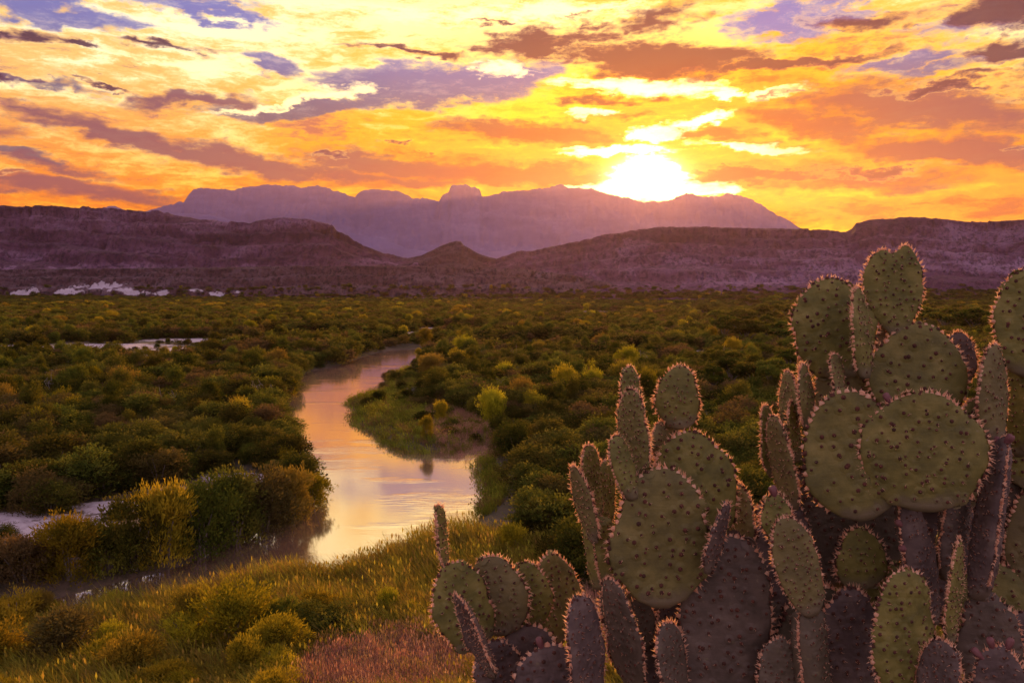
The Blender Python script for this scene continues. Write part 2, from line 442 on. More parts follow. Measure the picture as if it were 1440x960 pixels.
def hill(x, y):
    """the slope the camera stands on, falling away to the flood plain"""
    d = np.sqrt(x * x + np.maximum(y, 0) ** 2)
    d = np.where(y < 0, np.abs(x), d)
    az = np.degrees(np.arctan2(x, np.maximum(y, 1e-3)))
    foot = 58 + 6 * sstep(az, 4, 22)
    z = np.interp(d, [0, 2.4, 10, 22, 40, 46], [23.45, 23.2, 18.9, 12.6, 3.4, 1.9])
    z = np.where(d > 46, 1.9 * np.clip((foot + 4 - d) / (foot + 4 - 46), 0, 1) ** 1.4, z)
    return z
def ground_z(x, y, rd=None):
    x = np.asarray(x, float); y = np.asarray(y, float)
    P = np.stack([x, y], 1)
    if rd is None:
        rd = np.full(len(P), 200.0)
        near = (np.hypot(x, y) < 520) & (y > -5)
        if near.any(): rd[near] = river_dist(P[near])
    h = hill(x, y)
    und = (fbm(x / 26, y / 26, 4) - 0.5) * 1.3 + (fbm(x / 6 + 40, y / 6, 3) - .5) * .3
    far = np.hypot(x, y)
    und = und * sstep(far, 4, 30) + (fbm(x / 160, y / 160, 4) - .4) * 3.0 * sstep(far, 380, 900)
    plain = 1.1 + und
    bank = sstep(rd, -1.0, 5.0)
    z = np.where(rd < 200, -0.9 + (plain + 0.9) * bank, plain)
    hm = sstep(h, 0.3, 4.0)
    z = z * (1 - hm) + h * sstep(rd, -1, 6) + (und * .6) * hm * sstep(h, 22.8, 18)
    z = z + 18 * sstep(far, 1300, 2300)
    return z
def hit(px, py):
    d = ray(px, py)
    ts = np.concatenate([np.linspace(30, 200, 600), np.linspace(201, 2400, 1500)])
    z = ground_z(d[0] * ts, d[1] * ts)
    f = CAM_H + d[2] * ts - z
    i = int(np.argmax(f < 0)) if (f < 0).any() else len(ts) - 1
    return np.array((d[0] * ts[i], d[1] * ts[i], z[i])), ts[i]

# sand and gravel bars: (px, py, rx px, ry px)
SAND = [(40, 746, 140, 24), (-20, 772, 90, 22), (170, 714, 80, 9), (260, 690, 70, 9), (340, 668, 70, 7), (30, 490, 130, 4), (160, 487, 100, 3.4), (290, 479, 100, 2.6), (430, 470, 70, 1.6), (640, 462, 60, 1.2), (250, 491, 40, 2),
        (830, 440, 45, 2.5), (780, 458, 30, 1.6),
        (980, 496, 12, 3), (1000, 560, 14, 8), (990, 580, 16, 6), (585, 468, 40, 1.5)]
DUNES = [(95, 410, 24, 5), (140, 403, 34, 5), (168, 407, 22, 4), (190, 412, 24, 3), (30, 414, 14, 5), (46, 408, 10, 4), (228, 412, 10, 5), (193, 411, 8, 3), (307, 414, 12, 4), (345, 420, 16, 2), (385, 416, 9, 2), (430, 421, 18, 2), (335, 411, 10, 2), (565, 422, 26, 3), (620, 425, 24, 2), (500, 424, 20, 2), (275, 408, 8, 2), (70, 420, 12, 2)]
def sand_amt(x, y):
    d = np.maximum(np.asarray(y, float), 1.0)
    # evaluate in ground coordinates: every patch is an ellipse on the plain
    s = np.full(len(d), -1e3)
    for (px, py, rx, ry) in SAND:
        c = on_plane(px, py, 1.0)
        lo = on_plane(px, py + ry, 1.0); hi = on_plane(px, py - ry, 1.0)
        L = max(hi[1] - lo[1], 1.0) / 2
        W = rx / FPX * c[1]
        cyy = (hi[1] + lo[1]) / 2
        ux = np.asarray(x) - c[0] * (np.asarray(y) / max(c[1], 1)) ; uy = np.asarray(y) - cyy
        s = np.maximum(s, 1 - np.hypot(ux / W, uy / L))
    return s

# ------------------------------------------------------------------ ground sheet
def build_ground():
    angs = np.concatenate([np.linspace(-180, -48, 30, endpoint=False), np.linspace(-48, 48, 420, endpoint=False), np.linspace(48, 180, 30, endpoint=False)])
    rad = [0.5]
    while rad[-1] < 14500:
        r = rad[-1]
        rad.append(r * (1.10 if r < 20 else 1.018 if r < 420 else 1.035 if r < 3000 else 1.12))
    rad = np.array(rad)
    A_, Rr = np.meshgrid(np.radians(angs), rad)
    x = (np.sin(A_) * Rr).ravel(); y = (np.cos(A_) * Rr).ravel()
    # keep it inside the haze
    y = np.clip(y, -700, 14000); x = np.clip(x, -10500, 10500)
    z = ground_z(x, y)
    v = np.stack([x, y, z], 1)
    nr, nc = len(rad), len(angs)
    f = grid_faces(nr, nc, wrap=True)[:, ::-1]
    v = np.vstack([v, [[0, 0, 23.45]]])
    cen = np.stack([np.full(nc, nr * nc), (np.arange(nc) + 1) % nc, np.arange(nc)], 1)
    me = mesh_np("ground", v, [f, cen])
    attr(me, "sand", np.append(sand_amt(x, y), -1e3).clip(-3, 1))
    rd = np.full(len(x), 200.0); near = (np.hypot(x, y) < 520) & (y > -5)
    rd[near] = river_dist(np.stack([x, y], 1)[near])
    attr(me, "shore", np.append(rd, 200))
    m, t, out = new_mat("valley_soil")
    geo = t.new('ShaderNodeNewGeometry').outputs['Position']
    n1 = t.noise(geo, 0.05, 8, 0.6); n2 = t.noise(geo, 1.3, 6, 0.7); n3 = t.noise(t.mapping(geo, scale=(.25, 1, 1)), 0.3, 6, 0.65)
    soil = t.mix(t.smooth(n1, .35, .65), (0.075, 0.055, 0.030), (0.13, 0.085, 0.06))
    soil = t.mix(t.smooth(n2, .4, .65, 0, .7), soil, (0.045, 0.042, 0.018))
    a1 = t.new('ShaderNodeAttribute', attribute_name='sand').outputs['Fac']
    s = t.add(a1, t.add(t.mul(t.sub(n3, .5), 2.2), t.mul(t.sub(n2, .5), 1.4)))
    sandc = t.mix(t.smooth(n2, .35, .7), (0.34, 0.27, 0.28), (0.52, 0.43, 0.44))
    c = t.mix(t.smooth(s, 0.02, 0.22), soil, sandc)
    a2 = t.new('ShaderNodeAttribute', attribute_name='shore').outputs['Fac']
    wet = t.smooth(t.add(a2, t.mul(t.sub(n2, .5), 1.5)), 1.8, 0.2)
    c = t.mix(t.mul(wet, 0.8), c, (0.10, 0.062, 0.05))
    hgt = t.add(n2, t.mul(n3, 0.5))
    b = pbsdf(t, c, t.smooth(wet, 0, 1, .95, .45), 0.25, bump(t, hgt, 0.6, 0.25))
    t.l.new(b.outputs[0], out.inputs[0])
    o = link("ground", me, mats=[m])
    tag(o, "brown valley floor and hill slope with pale sand bars", "ground", kind="structure")
build_ground()

def build_river():
    lo = RIVER.min(0) - 6; hi = RIVER.max(0) + 6
    hi[1] = min(hi[1], 480)
    xs = np.arange(lo[0], hi[0], 2.0); ys = np.arange(lo[1], hi[1], 2.0)
    X, Y = np.meshgrid(xs, ys)
    P = np.stack([X.ravel(), Y.ravel()], 1)
    d = river_dist(P)
    f = grid_faces(len(ys), len(xs))
    keep = d[f].min(1) < 2.5
    f = f[keep]
    used = np.unique(f); remap = np.full(len(P), -1); remap[used] = np.arange(len(used))
    v = np.column_stack([P[used], np.zeros(len(used))])
    me = mesh_np("river", v, remap[f])
    attr(me, "shore", d[used])
    m, t, out = new_mat("river_water")
    geo = t.new('ShaderNodeNewGeometry').outputs['Position']
    r1 = t.noise(t.mapping(geo, rot=(0, 0, .3), scale=(0.55, 1.6, 1)), 1.0, 4, 0.55)
    r2 = t.noise(t.mapping(geo, rot=(0, 0, -.2), scale=(.06, .16, 1)), 1.0, 3, 0.5)
    rif = t.smooth(r2, .52, .70)
    h = t.mul(r1, t.add(t.mul(rif, 1.0), 0.10))
    b = pbsdf(t, (0.20, 0.115, 0.080), 0.085, 0.5, bump(t, h, 0.24, 0.12))
    b.inputs['IOR'].default_value = 10.0
    t.l.new(b.outputs[0], out.inputs[0])
    o = link("river", me, mats=[m])
    tag(o, "shining river bending through the valley, reflecting the sunset", "river", kind="structure")
build_river()

# ------------------------------------------------------------------ mesas and mountains
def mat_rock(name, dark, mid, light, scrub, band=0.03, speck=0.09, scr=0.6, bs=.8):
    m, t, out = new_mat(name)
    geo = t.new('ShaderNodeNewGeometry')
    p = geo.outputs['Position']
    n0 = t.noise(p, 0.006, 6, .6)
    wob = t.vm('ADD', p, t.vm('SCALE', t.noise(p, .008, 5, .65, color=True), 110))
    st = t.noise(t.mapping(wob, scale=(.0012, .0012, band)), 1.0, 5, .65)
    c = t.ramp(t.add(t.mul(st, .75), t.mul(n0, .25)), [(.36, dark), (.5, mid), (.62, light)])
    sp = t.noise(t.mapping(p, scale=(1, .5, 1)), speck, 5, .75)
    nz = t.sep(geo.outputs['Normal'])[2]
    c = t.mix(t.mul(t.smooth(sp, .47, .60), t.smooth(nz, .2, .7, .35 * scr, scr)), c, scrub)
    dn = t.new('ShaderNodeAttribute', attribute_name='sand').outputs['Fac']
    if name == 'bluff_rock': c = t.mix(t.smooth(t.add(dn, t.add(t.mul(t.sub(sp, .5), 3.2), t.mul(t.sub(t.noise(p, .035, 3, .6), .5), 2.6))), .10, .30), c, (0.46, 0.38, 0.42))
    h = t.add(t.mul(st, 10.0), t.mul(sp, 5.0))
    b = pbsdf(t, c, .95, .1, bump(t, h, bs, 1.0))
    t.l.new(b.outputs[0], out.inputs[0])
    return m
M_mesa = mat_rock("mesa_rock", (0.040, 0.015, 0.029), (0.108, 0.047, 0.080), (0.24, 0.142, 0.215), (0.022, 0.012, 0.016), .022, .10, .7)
M_mount_hazed = mat_rock("hazed_mountain_rock", (0.125, 0.092, 0.178), (0.150, 0.112, 0.215), (0.180, 0.138, 0.25), (0.12, 0.092, 0.17), .006, .02, .35, .3)  # purplish grey rock, with the haze's paleness and violet put into its colour

SLOPE_BUSHES = []
def crest_fn(pts):
    pts = sorted(pts)
    xs = np.array([p[0] for p in pts], float); ys = np.array([p[1] for p in pts], float)
    return lambda px: np.interp(px, xs, ys)
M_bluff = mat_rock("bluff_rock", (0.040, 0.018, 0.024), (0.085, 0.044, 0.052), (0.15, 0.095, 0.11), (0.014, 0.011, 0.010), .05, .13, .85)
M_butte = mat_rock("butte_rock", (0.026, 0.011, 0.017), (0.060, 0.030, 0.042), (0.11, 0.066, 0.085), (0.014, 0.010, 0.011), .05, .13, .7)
def build_ridge(name, label, cat, pts, d_foot, d_crest, d_back, px0, px1, ncol, nrow, prof, mat, z_foot=2.0, rough=0.012, gull=0.12, gfreq=30, seed=0, jag=0.0, ledges=0, back_drop=.5):
    fn = crest_fn(pts)
    px = np.linspace(px0, px1, ncol)
    yc = fn(px)
    yc = yc + (fbm(px / 7 + seed, px * 0 + seed, 5, .6) - .5) * jag
    elev = np.array([ray(a, b) for a, b in zip(px, yc)])     # direction of the crest point
    tanaz = elev[:, 0] / elev[:, 1]
    tanel = elev[:, 2] / elev[:, 1]
    dfo = d_foot(px) if callable(d_foot) else np.full(ncol, float(d_foot))
    dcr = d_crest(px) if callable(d_crest) else np.full(ncol, float(d_crest))
    zc = CAM_H + tanel * dcr
    tt = np.concatenate([np.linspace(-.12, 1, int(nrow * .8)), 1 + np.linspace(0, 1, nrow - int(nrow * .8) + 1)[1:]])
    T, PX = np.meshgrid(tt, px, indexing='ij')
    D = np.where(T <= 1, dfo + (dcr - dfo) * T, dcr + (d_back - dcr) * (T - 1))
    X = tanaz[None, :] * D
    # gullies run down the slope
    gl = ridged(X / (gfreq * 4.0) + seed * 3.1, D / (gfreq * 11.0) + seed, 5) - .55
    fine = fbm(X / (gfreq * .8) + seed, D / (gfreq * .8), 4) - .5
    Te = np.clip(T + gl * gull * np.clip(T * 4, 0, 1) * np.clip((1.02 - T) * 5, 0, 1) + fine * gull * .35 * np.clip((1 - T) * 6, 0, 1), -.2, 1)
    P = np.interp(Te, [p[0] for p in prof], [p[1] for p in prof])
    if ledges:
        q = P * ledges + (fbm(X / 300 + 5, D / 300, 3) - .5) * 1.2
        fr = q - np.floor(q)
        P = P + (sstep(fr, .30, .62) - fr) / ledges * .75 * np.clip(P * 5, 0, 1) * np.clip((1 - P) * 9, 0, 1)
    Z = z_foot + (zc[None, :] - z_foot) * P
    back = T > 1
    Z = np.where(back, zc[None, :] - (zc[None, :] - z_foot) * back_drop * (T - 1) ** 1.3, Z)
    Z = Z + fine * rough * (zc[None, :] - z_foot) * np.clip((1 - T) * 8, 0, 1)
    Z = np.where(T < -.05, Z - 25, Z)
    v = np.stack([X, D, Z], -1).reshape(-1, 3)
    me = mesh_np(name, v, grid_faces(len(tt), ncol))
    if name == "terrace":
        z_ = v[:, 2] - CAM_H; dy = v[:, 1] * cP - z_ * sP
        uu = 720 + FPX * v[:, 0] / dy; vv = 480 - FPX * (z_ * cP + v[:, 1] * sP) / dy
        sd_ = np.max([1 - np.hypot((uu - a) / c, (vv - b) / d) for a, b, c, d in DUNES], 0)
        attr(me, "sand", np.clip(sd_, -3, 1))
        kk = (T.ravel() > -.05) & (T.ravel() < .42) & (sd_ < -.1) & (RNG.random(len(v)) < .085 * (1 - T.ravel() * 2.0)) & (uu < 900)
        SLOPE_BUSHES.append(v[kk])
    if name == "right_mesa":
        kk = (T.ravel() > -.05) & (T.ravel() < .22) & (v[:, 0] > -40) & (RNG.random(len(v)) < .10 * (1 - T.ravel() * 4.2))
        SLOPE_BUSHES.append(v[kk])
    o = link(name, me, mats=[mat])
    return tag(o, label, cat, kind="structure")

MOUNT = [(-400, 330), (60, 318), (130, 305), (142, 294), (152, 291), (160, 289.5), (168, 292), (182, 297), (205, 297), (218, 293), (240, 287), (258, 284), (266, 272), (274, 266), (284, 264), (305, 265), (330, 267), (350, 263), (378, 259), (408, 259), (424, 265), (436, 262), (447, 261), (458, 264), (480, 271), (499, 276), (506, 270), (516, 268), (535, 266.5), (560, 269), (568, 272), (580, 278), (600, 279), (617, 283), (622, 274), (630, 271), (634, 262), (645, 260), (655, 259), (662, 264), (668, 263), (675, 267), (678, 277), (700, 272), (725, 267), (750, 265), (772, 262), (788, 257), (797, 261), (805, 264), (830, 265), (850, 270), (885, 279), (905, 285), (930, 283), (950, 276), (966, 272), (990, 276), (1012, 277), (1022, 271), (1030, 273), (1050, 278), (1070, 287), (1080, 293), (1100, 306), (1125, 320), (1200, 338), (1700, 350)]
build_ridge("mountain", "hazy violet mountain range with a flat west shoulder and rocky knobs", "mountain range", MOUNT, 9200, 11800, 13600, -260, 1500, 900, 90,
            [(-.2, 0), (0, 0), (.45, .22), (.72, .52), (.80, .62), (.93, .84), (1, 1)], M_mount_hazed, 10, .02, .16, 120, 2, 5.0, 0, .4)
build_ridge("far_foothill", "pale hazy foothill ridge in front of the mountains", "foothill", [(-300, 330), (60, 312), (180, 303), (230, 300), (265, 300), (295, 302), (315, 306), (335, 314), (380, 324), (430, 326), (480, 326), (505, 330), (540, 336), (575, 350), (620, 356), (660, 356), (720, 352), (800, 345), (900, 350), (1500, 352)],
            6200, 7600, 8600, -200, 1400, 500, 60, [(-.2, 0), (0, 0), (.7, .55), (.9, .8), (1, 1)], M_mount_hazed, 10, .02, .15, 60, 5, 1.0)
MP = [(-.2, 0), (0, 0), (.25, .10), (.55, .40), (.74, .66), (.84, .80), (.875, .92), (.93, .955), (1, 1)]
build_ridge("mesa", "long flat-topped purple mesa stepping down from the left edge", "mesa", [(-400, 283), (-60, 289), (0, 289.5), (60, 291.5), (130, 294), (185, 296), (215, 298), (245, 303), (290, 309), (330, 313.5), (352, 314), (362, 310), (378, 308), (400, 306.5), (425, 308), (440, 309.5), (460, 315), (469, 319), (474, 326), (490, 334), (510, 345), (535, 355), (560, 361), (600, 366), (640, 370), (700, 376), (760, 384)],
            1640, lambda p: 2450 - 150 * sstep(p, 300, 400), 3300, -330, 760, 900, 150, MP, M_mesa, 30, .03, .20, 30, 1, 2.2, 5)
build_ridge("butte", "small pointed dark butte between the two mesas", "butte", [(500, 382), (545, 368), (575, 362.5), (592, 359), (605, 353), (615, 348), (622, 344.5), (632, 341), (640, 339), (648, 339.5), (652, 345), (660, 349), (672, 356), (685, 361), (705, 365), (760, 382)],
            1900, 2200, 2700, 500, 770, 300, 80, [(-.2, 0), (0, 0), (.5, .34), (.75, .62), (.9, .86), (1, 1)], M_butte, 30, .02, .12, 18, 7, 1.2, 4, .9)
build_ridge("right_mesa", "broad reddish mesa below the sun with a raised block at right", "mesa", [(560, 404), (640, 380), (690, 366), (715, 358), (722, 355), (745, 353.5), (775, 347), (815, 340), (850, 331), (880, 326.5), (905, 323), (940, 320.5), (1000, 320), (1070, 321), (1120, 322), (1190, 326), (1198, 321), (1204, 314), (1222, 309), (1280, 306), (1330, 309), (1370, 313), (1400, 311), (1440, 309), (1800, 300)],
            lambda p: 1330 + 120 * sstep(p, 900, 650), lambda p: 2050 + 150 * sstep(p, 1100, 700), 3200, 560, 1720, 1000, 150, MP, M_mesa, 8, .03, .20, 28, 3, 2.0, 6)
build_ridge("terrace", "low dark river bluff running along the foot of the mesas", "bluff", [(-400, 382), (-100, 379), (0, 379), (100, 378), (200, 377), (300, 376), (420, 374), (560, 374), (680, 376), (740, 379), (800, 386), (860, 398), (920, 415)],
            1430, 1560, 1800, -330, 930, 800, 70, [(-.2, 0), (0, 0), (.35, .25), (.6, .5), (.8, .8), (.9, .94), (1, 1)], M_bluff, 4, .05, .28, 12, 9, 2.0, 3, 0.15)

# ------------------------------------------------------------------ haze
def build_haze():
    me = bpy.data.meshes.new("haze")
    x, y0, y1, z0, z1 = 11000, -800, 14200, -6, 1900
    v = [(-x, y0, z0), (x, y0, z0), (x, y1, z0), (-x, y1, z0), (-x, y0, z1), (x, y0, z1), (x, y1, z1), (-x, y1, z1)]
    me.from_pydata(v, [], [(0, 3, 2, 1), (4, 5, 6, 7), (0, 1, 5, 4), (1, 2, 6, 5), (2, 3, 7, 6), (3, 0, 4, 7)])
    m, t, out = new_mat("haze_air")
    pv = t.new('ShaderNodeVolumePrincipled')
    pv.inputs['Color'].default_value = (0.66, 0.42, 0.62, 1)
    pv.inputs['Density'].default_value = HAZE_DENSITY
    pv.inputs['Anisotropy'].default_value = 0.68
    t.l.new(pv.outputs[0], out.inputs['Volume'])
    o = link("haze", me, mats=[m])
    tag(o, "thin violet dusk haze over the valley", "haze", kind="stuff")
build_haze()

# ------------------------------------------------------------------ plants
def leaf_quads(P, Dv, L, W, rng):
    """P (n,3) roots, Dv (n,3) directions, L, W arrays -> verts (3n,3) triangles/kites"""
    n = len(P)
    Dv = Dv / (np.linalg.norm(Dv, axis=1, keepdims=True) + 1e-9)
    rv = rng.normal(size=(n, 3))
    S = np.cross(Dv, rv); S /= (np.linalg.norm(S, axis=1, keepdims=True) + 1e-9)
    mid = P + Dv * (L * .45)[:, None]
    v = np.stack([P, mid + S * (W / 2)[:, None], P + Dv * L[:, None], mid - S * (W / 2)[:, None]], 1).reshape(-1, 3)
    f = (np.arange(n) * 4)[:, None] + np.array([0, 1, 2, 3])
    return v, f
def shrub_mesh(name, seed, tufts, per, L, W, lobes=6, tall=1.0, upright=.5, spread=.5, flat=False):
    """unit shrub: about 1 high (times tall), 1 wide, leaves all through the crown's shell"""
    rng = np.random.default_rng(seed)
    cs = []
    for k in range(lobes):
        a = rng.random() * 6.283; r = rng.random() ** .6 * .33 * (spread / .5)
        s = rng.uniform(.17, .30)
        hz = rng.uniform(.40, .86) * (1 - .55 * (r / .5) ** 2)
        cs.append((math.cos(a) * r, math.sin(a) * r, hz * (1.0 if not flat else .9), s))
    cs = np.array(cs)
    w = cs[:, 3] ** 2; w /= w.sum()
    li = rng.choice(len(cs), tufts, p=w)
    dirs = rng.normal(size=(tufts, 3)); dirs[:, 2] = np.abs(dirs[:, 2]) * .9 - .35 * rng.random(tufts)
    dirs /= np.linalg.norm(dirs, axis=1, keepdims=True)
    rad = cs[li, 3] * rng.uniform(.55, 1.08, tufts) * (1 + .25 * rng.normal(size=tufts) * .5)
    C = cs[li, :3] + dirs * rad[:, None] * np.array([1, 1, 1.0 if not flat else .6])
    # skirt that reaches the ground
    nsk = int(tufts * .28)
    a = rng.random(nsk) * 6.283; r = rng.uniform(.18, .46, nsk) * (spread / .5)
    C[:nsk] = np.stack([np.cos(a) * r, np.sin(a) * r, rng.uniform(.03, .45, nsk)], 1)
    dirs[:nsk] = np.stack([np.cos(a), np.sin(a), rng.uniform(.2, 1.2, nsk)], 1)
    P = np.repeat(C, per, 0) + rng.normal(size=(tufts * per, 3)) * .035
    Dv = np.repeat(dirs, per, 0) * .8 + rng.normal(size=(tufts * per, 3)) * .55 + np.array([0, 0, upright])
    Ls = L * rng.uniform(.6, 1.35, len(P)); Ws = W * rng.uniform(.7, 1.3, len(P))
    P[:, 2] *= tall; 
    v, f = leaf_quads(P, Dv, Ls, Ws, rng)
    v[:, 2] = np.maximum(v[:, 2], -.02)
    return v, f
def tube(pts, rads, n=6):
    pts = np.array(pts, float); rads = np.array(rads, float)
    V = []; 
    for i in range(len(pts)):
        d = pts[min(i + 1, len(pts) - 1)] - pts[max(i - 1, 0)]
        d /= np.linalg.norm(d) + 1e-9
        u = np.cross(d, (0.3, 1, .1)); u /= np.linalg.norm(u) + 1e-9
        w = np.cross(d, u)
        a = np.arange(n) / n * 6.283
        V.append(pts[i] + rads[i] * (np.cos(a)[:, None] * u + np.sin(a)[:, None] * w))
    return np.vstack(V), grid_faces(len(pts), n, wrap=True)
def join(parts):
    V = []; F = []; o = 0
    for v, f in parts:
        V.append(v); F.append(f + o); o += len(v)
    return np.vstack(V), np.vstack(F)
def stems_mesh(seed, n, h, r):
    rng = np.random.default_rng(seed)
    ps = []
    for k in range(n):
        a = rng.random() * 6.283; rr = rng.uniform(.05, .3)
        top = np.array((math.cos(a) * rr, math.sin(a) * rr, h * rng.uniform(.55, .95)))
        b = np.array((math.cos(a) * .04, math.sin(a) * .04, -.05))
        mid = (top + b) / 2 + np.array((0, 0, .08))
        ps.append(tube([b, mid, top], [r, r * .7, r * .25], 5))
    return join(ps)
SHRUB = {}      # (kind, variant) -> (foliage mesh, stem mesh)
def reg(kind, n, mat, nstem, stem_h, **kw):
    for k in range(n):
        v, f = shrub_mesh(kind, 100 + 17 * k + len(SHRUB) * 5, **kw)
        me = mesh_np(kind + "_foliage", v, f, smooth=False); me.materials.append(mat)
        sv, sf = stems_mesh(k + 3, nstem, stem_h, .018)
        sm = mesh_np(kind + "_stem", sv, sf); sm.materials.append(M_bark)
        SHRUB[(kind, k)] = (me, sm)
reg('shrub', 6, M_shrub, 7, .8, tufts=900, per=6, L=.062, W=.024, lobes=10)
reg('tamarisk', 5, M_willow, 8, .9, tufts=950, per=7, L=.075, W=.018, lobes=10, upright=1.0, spread=.42)
reg('lowshrub', 6, M_shrub, 1, .5, tufts=260, per=5, L=.11, W=.045, lobes=8)

reg('brush', 4, M_tree, 7, .8, tufts=900, per=6, L=.060, W=.026, lobes=9, upright=.7, spread=.46)
def gn_scatter(name, protos, pts, rotz, scl, idx, label, cat):
    pc = bpy.data.collections.new(name + "_sources")
    for i, me in enumerate(protos):
        ob = bpy.data.objects.new("%s_source_%02d" % (name, i), me)
        pc.objects.link(ob)
    me = bpy.data.meshes.new(name)
    me.vertices.add(len(pts)); me.vertices.foreach_set('co', np.asarray(pts, np.float32).ravel())
    attr(me, 'rz', rotz); 
    a = me.attributes.new('sc', 'FLOAT_VECTOR', 'POINT'); a.data.foreach_set('vector', np.asarray(scl, np.float32).ravel())
    attr(me, 'ix', np.asarray(idx, np.int32), 'INT')
    o = link(name, me)
    ng = bpy.data.node_groups.new(name + "_nodes", 'GeometryNodeTree')
    ng.interface.new_socket('Geometry', in_out='INPUT', socket_type='NodeSocketGeometry')
    ng.interface.new_socket('Geometry', in_out='OUTPUT', socket_type='NodeSocketGeometry')
    N_, L_ = ng.nodes, ng.links
    gi = N_.new('NodeGroupInput'); go = N_.new('NodeGroupOutput')
    ip = N_.new('GeometryNodeInstanceOnPoints')
    ci = N_.new('GeometryNodeCollectionInfo'); ci.inputs['Collection'].default_value = pc
    ci.inputs['Separate Children'].default_value = True; ci.inputs['Reset Children'].default_value = True
    def na(nm, ty):
        q = N_.new('GeometryNodeInputNamedAttribute'); q.data_type = ty; q.inputs['Name'].default_value = nm; return q.outputs['Attribute']
    cx = N_.new('ShaderNodeCombineXYZ'); L_.new(na('rz', 'FLOAT'), cx.inputs[2])
    er = N_.new('FunctionNodeEulerToRotation'); L_.new(cx.outputs[0], er.inputs[0])
    L_.new(gi.outputs[0], ip.inputs['Points']); L_.new(ci.outputs[0], ip.inputs['Instance'])
    ip.inputs['Pick Instance'].default_value = True
    L_.new(na('ix', 'INT'), ip.inputs['Instance Index'])
    L_.new(er.outputs[0], ip.inputs['Rotation']); L_.new(na('sc', 'FLOAT_VECTOR'), ip.inputs['Scale'])
    L_.new(ip.outputs[0], go.inputs[0])
    md = o.modifiers.new("scatter", 'NODES'); md.node_group = ng
    tag(o, label, cat, kind='stuff')
    return o

def bare_mesh(seed):
    rng = np.random.default_rng(seed)
    ps = []
    for k in range(9):
        a = rng.random() * 6.283; r = rng.uniform(.15, .45)
        top = np.array((math.cos(a) * r, math.sin(a) * r, rng.uniform(.55, 1.0)))
        mid = top * .5 + rng.normal(size=3) * .04
        ps.append(tube([(0, 0, -.03), mid, top], [.022, .014, .004], 4))
        for q in range(5):
            u = rng.uniform(.35, .95); b = mid + (top - mid) * u if u > .5 else mid * (u * 2)
            e = b + rng.normal(size=3) * .13 + (0, 0, .10)
            ps.append(tube([b, (b + e) / 2 + rng.normal(size=3) * .02, e], [.009, .006, .002], 3))
    v, f = join(ps)
    me = mesh_np("dead_brush", v, f); me.materials.append(M_dead)
    return me
M_dead = mat_simple("dead_twigs", (0.17, 0.13, 0.12), (0.30, 0.25, 0.23), 5.0, .9)
BARE = [bare_mesh(70 + k) for k in range(3)]
PLACED = []     # (x, y, radius) of bushes placed by hand
def bush(kind, k, loc, h, w, label, group=None, name=None, cat='bush', rot=None):
    fo, st = SHRUB[(kind, k)]
    e = empty(name or {'shrub': 'shrub', 'tamarisk': 'willow_bush', 'brush': 'bush'}[kind], loc)
    e.rotation_euler = (0, 0, random.random() * 6.28 if rot is None else rot)
    e.scale = (w, w, h)
    a = bpy.data.objects.new("foliage", fo); col.objects.link(a); a.parent = e
    b = bpy.data.objects.new("stem", st); col.objects.link(b); b.parent = e
    tag(e, label, cat, group)
    PLACED.append((loc[0], loc[1], w * .45))
    return e

# bushes one can point to (base px, base py, height px, width px)
BUSHES = [
    (98, 812, 82, 92, "bright yellow-green bush beside the pale sand flat at the left river bank"),
    (30, 818, 70, 80, "low dark olive bush left of the bright bush on the left bank"),
    (150, 806, 84, 70, "brownish olive bush just right of the bright bush by the sand flat"),
    (190, 800, 92, 74, "second olive bush right of the bright bush in the waterside row"),
    (232, 790, 104, 84, "tallest bush of the waterside row on the left bank"),
    (282, 778, 104, 90, "broad olive bush in the middle of the waterside row"),
    (330, 762, 92, 80, "yellow-green bush above the narrow dark reach of the river"),
    (372, 746, 84, 76, "yellowish bush over the dark reach, two bushes from the bank tip"),
    (408, 732, 70, 66, "yellow-green bush beside the last bush on the bank tip"),
    (436, 716, 56, 50, "last bush on the tip of the left bank, touching the bright water"),
    (325, 918, 92, 120, "largest yellow-green bush on the near slope, below the narrow river reach"),
    (268, 900, 74, 76, "yellow-green bush on the left flank of the largest near bush"),
    (392, 905, 66, 76, "rounded olive bush on the right flank of the largest near bush"),
    (455, 900, 58, 84, "dark olive bush behind the pink grass patch"),
    (546, 874, 46, 36, "small upright yellow bush standing alone in the reeds above the pink grass"),
    (575, 878, 32, 28, "smallest upright yellow bush, close beside the lone bush in the reeds"),
    (185, 960, 66, 100, "golden bush at the bottom edge of the picture"),
    (20, 905, 76, 84, "yellow-green bush cut by the left edge of the picture"),
    (90, 935, 74, 110, "dark green bush in the bottom left corner"),
    (235, 985, 50, 80, "low golden bush at the bottom edge, right of the golden bush"),
    (720, 782, 46, 46, "round yellow bush above the low cactus clump"),
    (733, 662, 34, 44, "rounded dark bush just right of the river inlet"),
    (708, 615, 40, 34, "olive bush on the right bank above the inlet"),
    (600, 618, 32, 20, "small upright bush on the grassy river point"),
    (0, 806, 44, 80, "dark olive bush at the left edge of the picture, on the left bank"),
    (56, 808, 48, 70, "low bush between the left edge and the bright bush on the left bank"),
    (232, 530, 34, 30, "greyish purple shrub standing above the left thicket"),
]
for i, (px, py, hp, wp, lab) in enumerate(BUSHES):
    p, t_ = hit(px, py)
    h = hp / FPX * t_; w = wp / FPX * t_
    k_ = 1.06 if i < 10 else 1.0
    bush('shrub' if ('dark' in lab or 'purple' in lab) else 'brush' if ('olive' in lab) else 'tamarisk', i % 4, (p[0], p[1], p[2] - .1), h * k_, w * 1.05 * k_ * k_, lab)

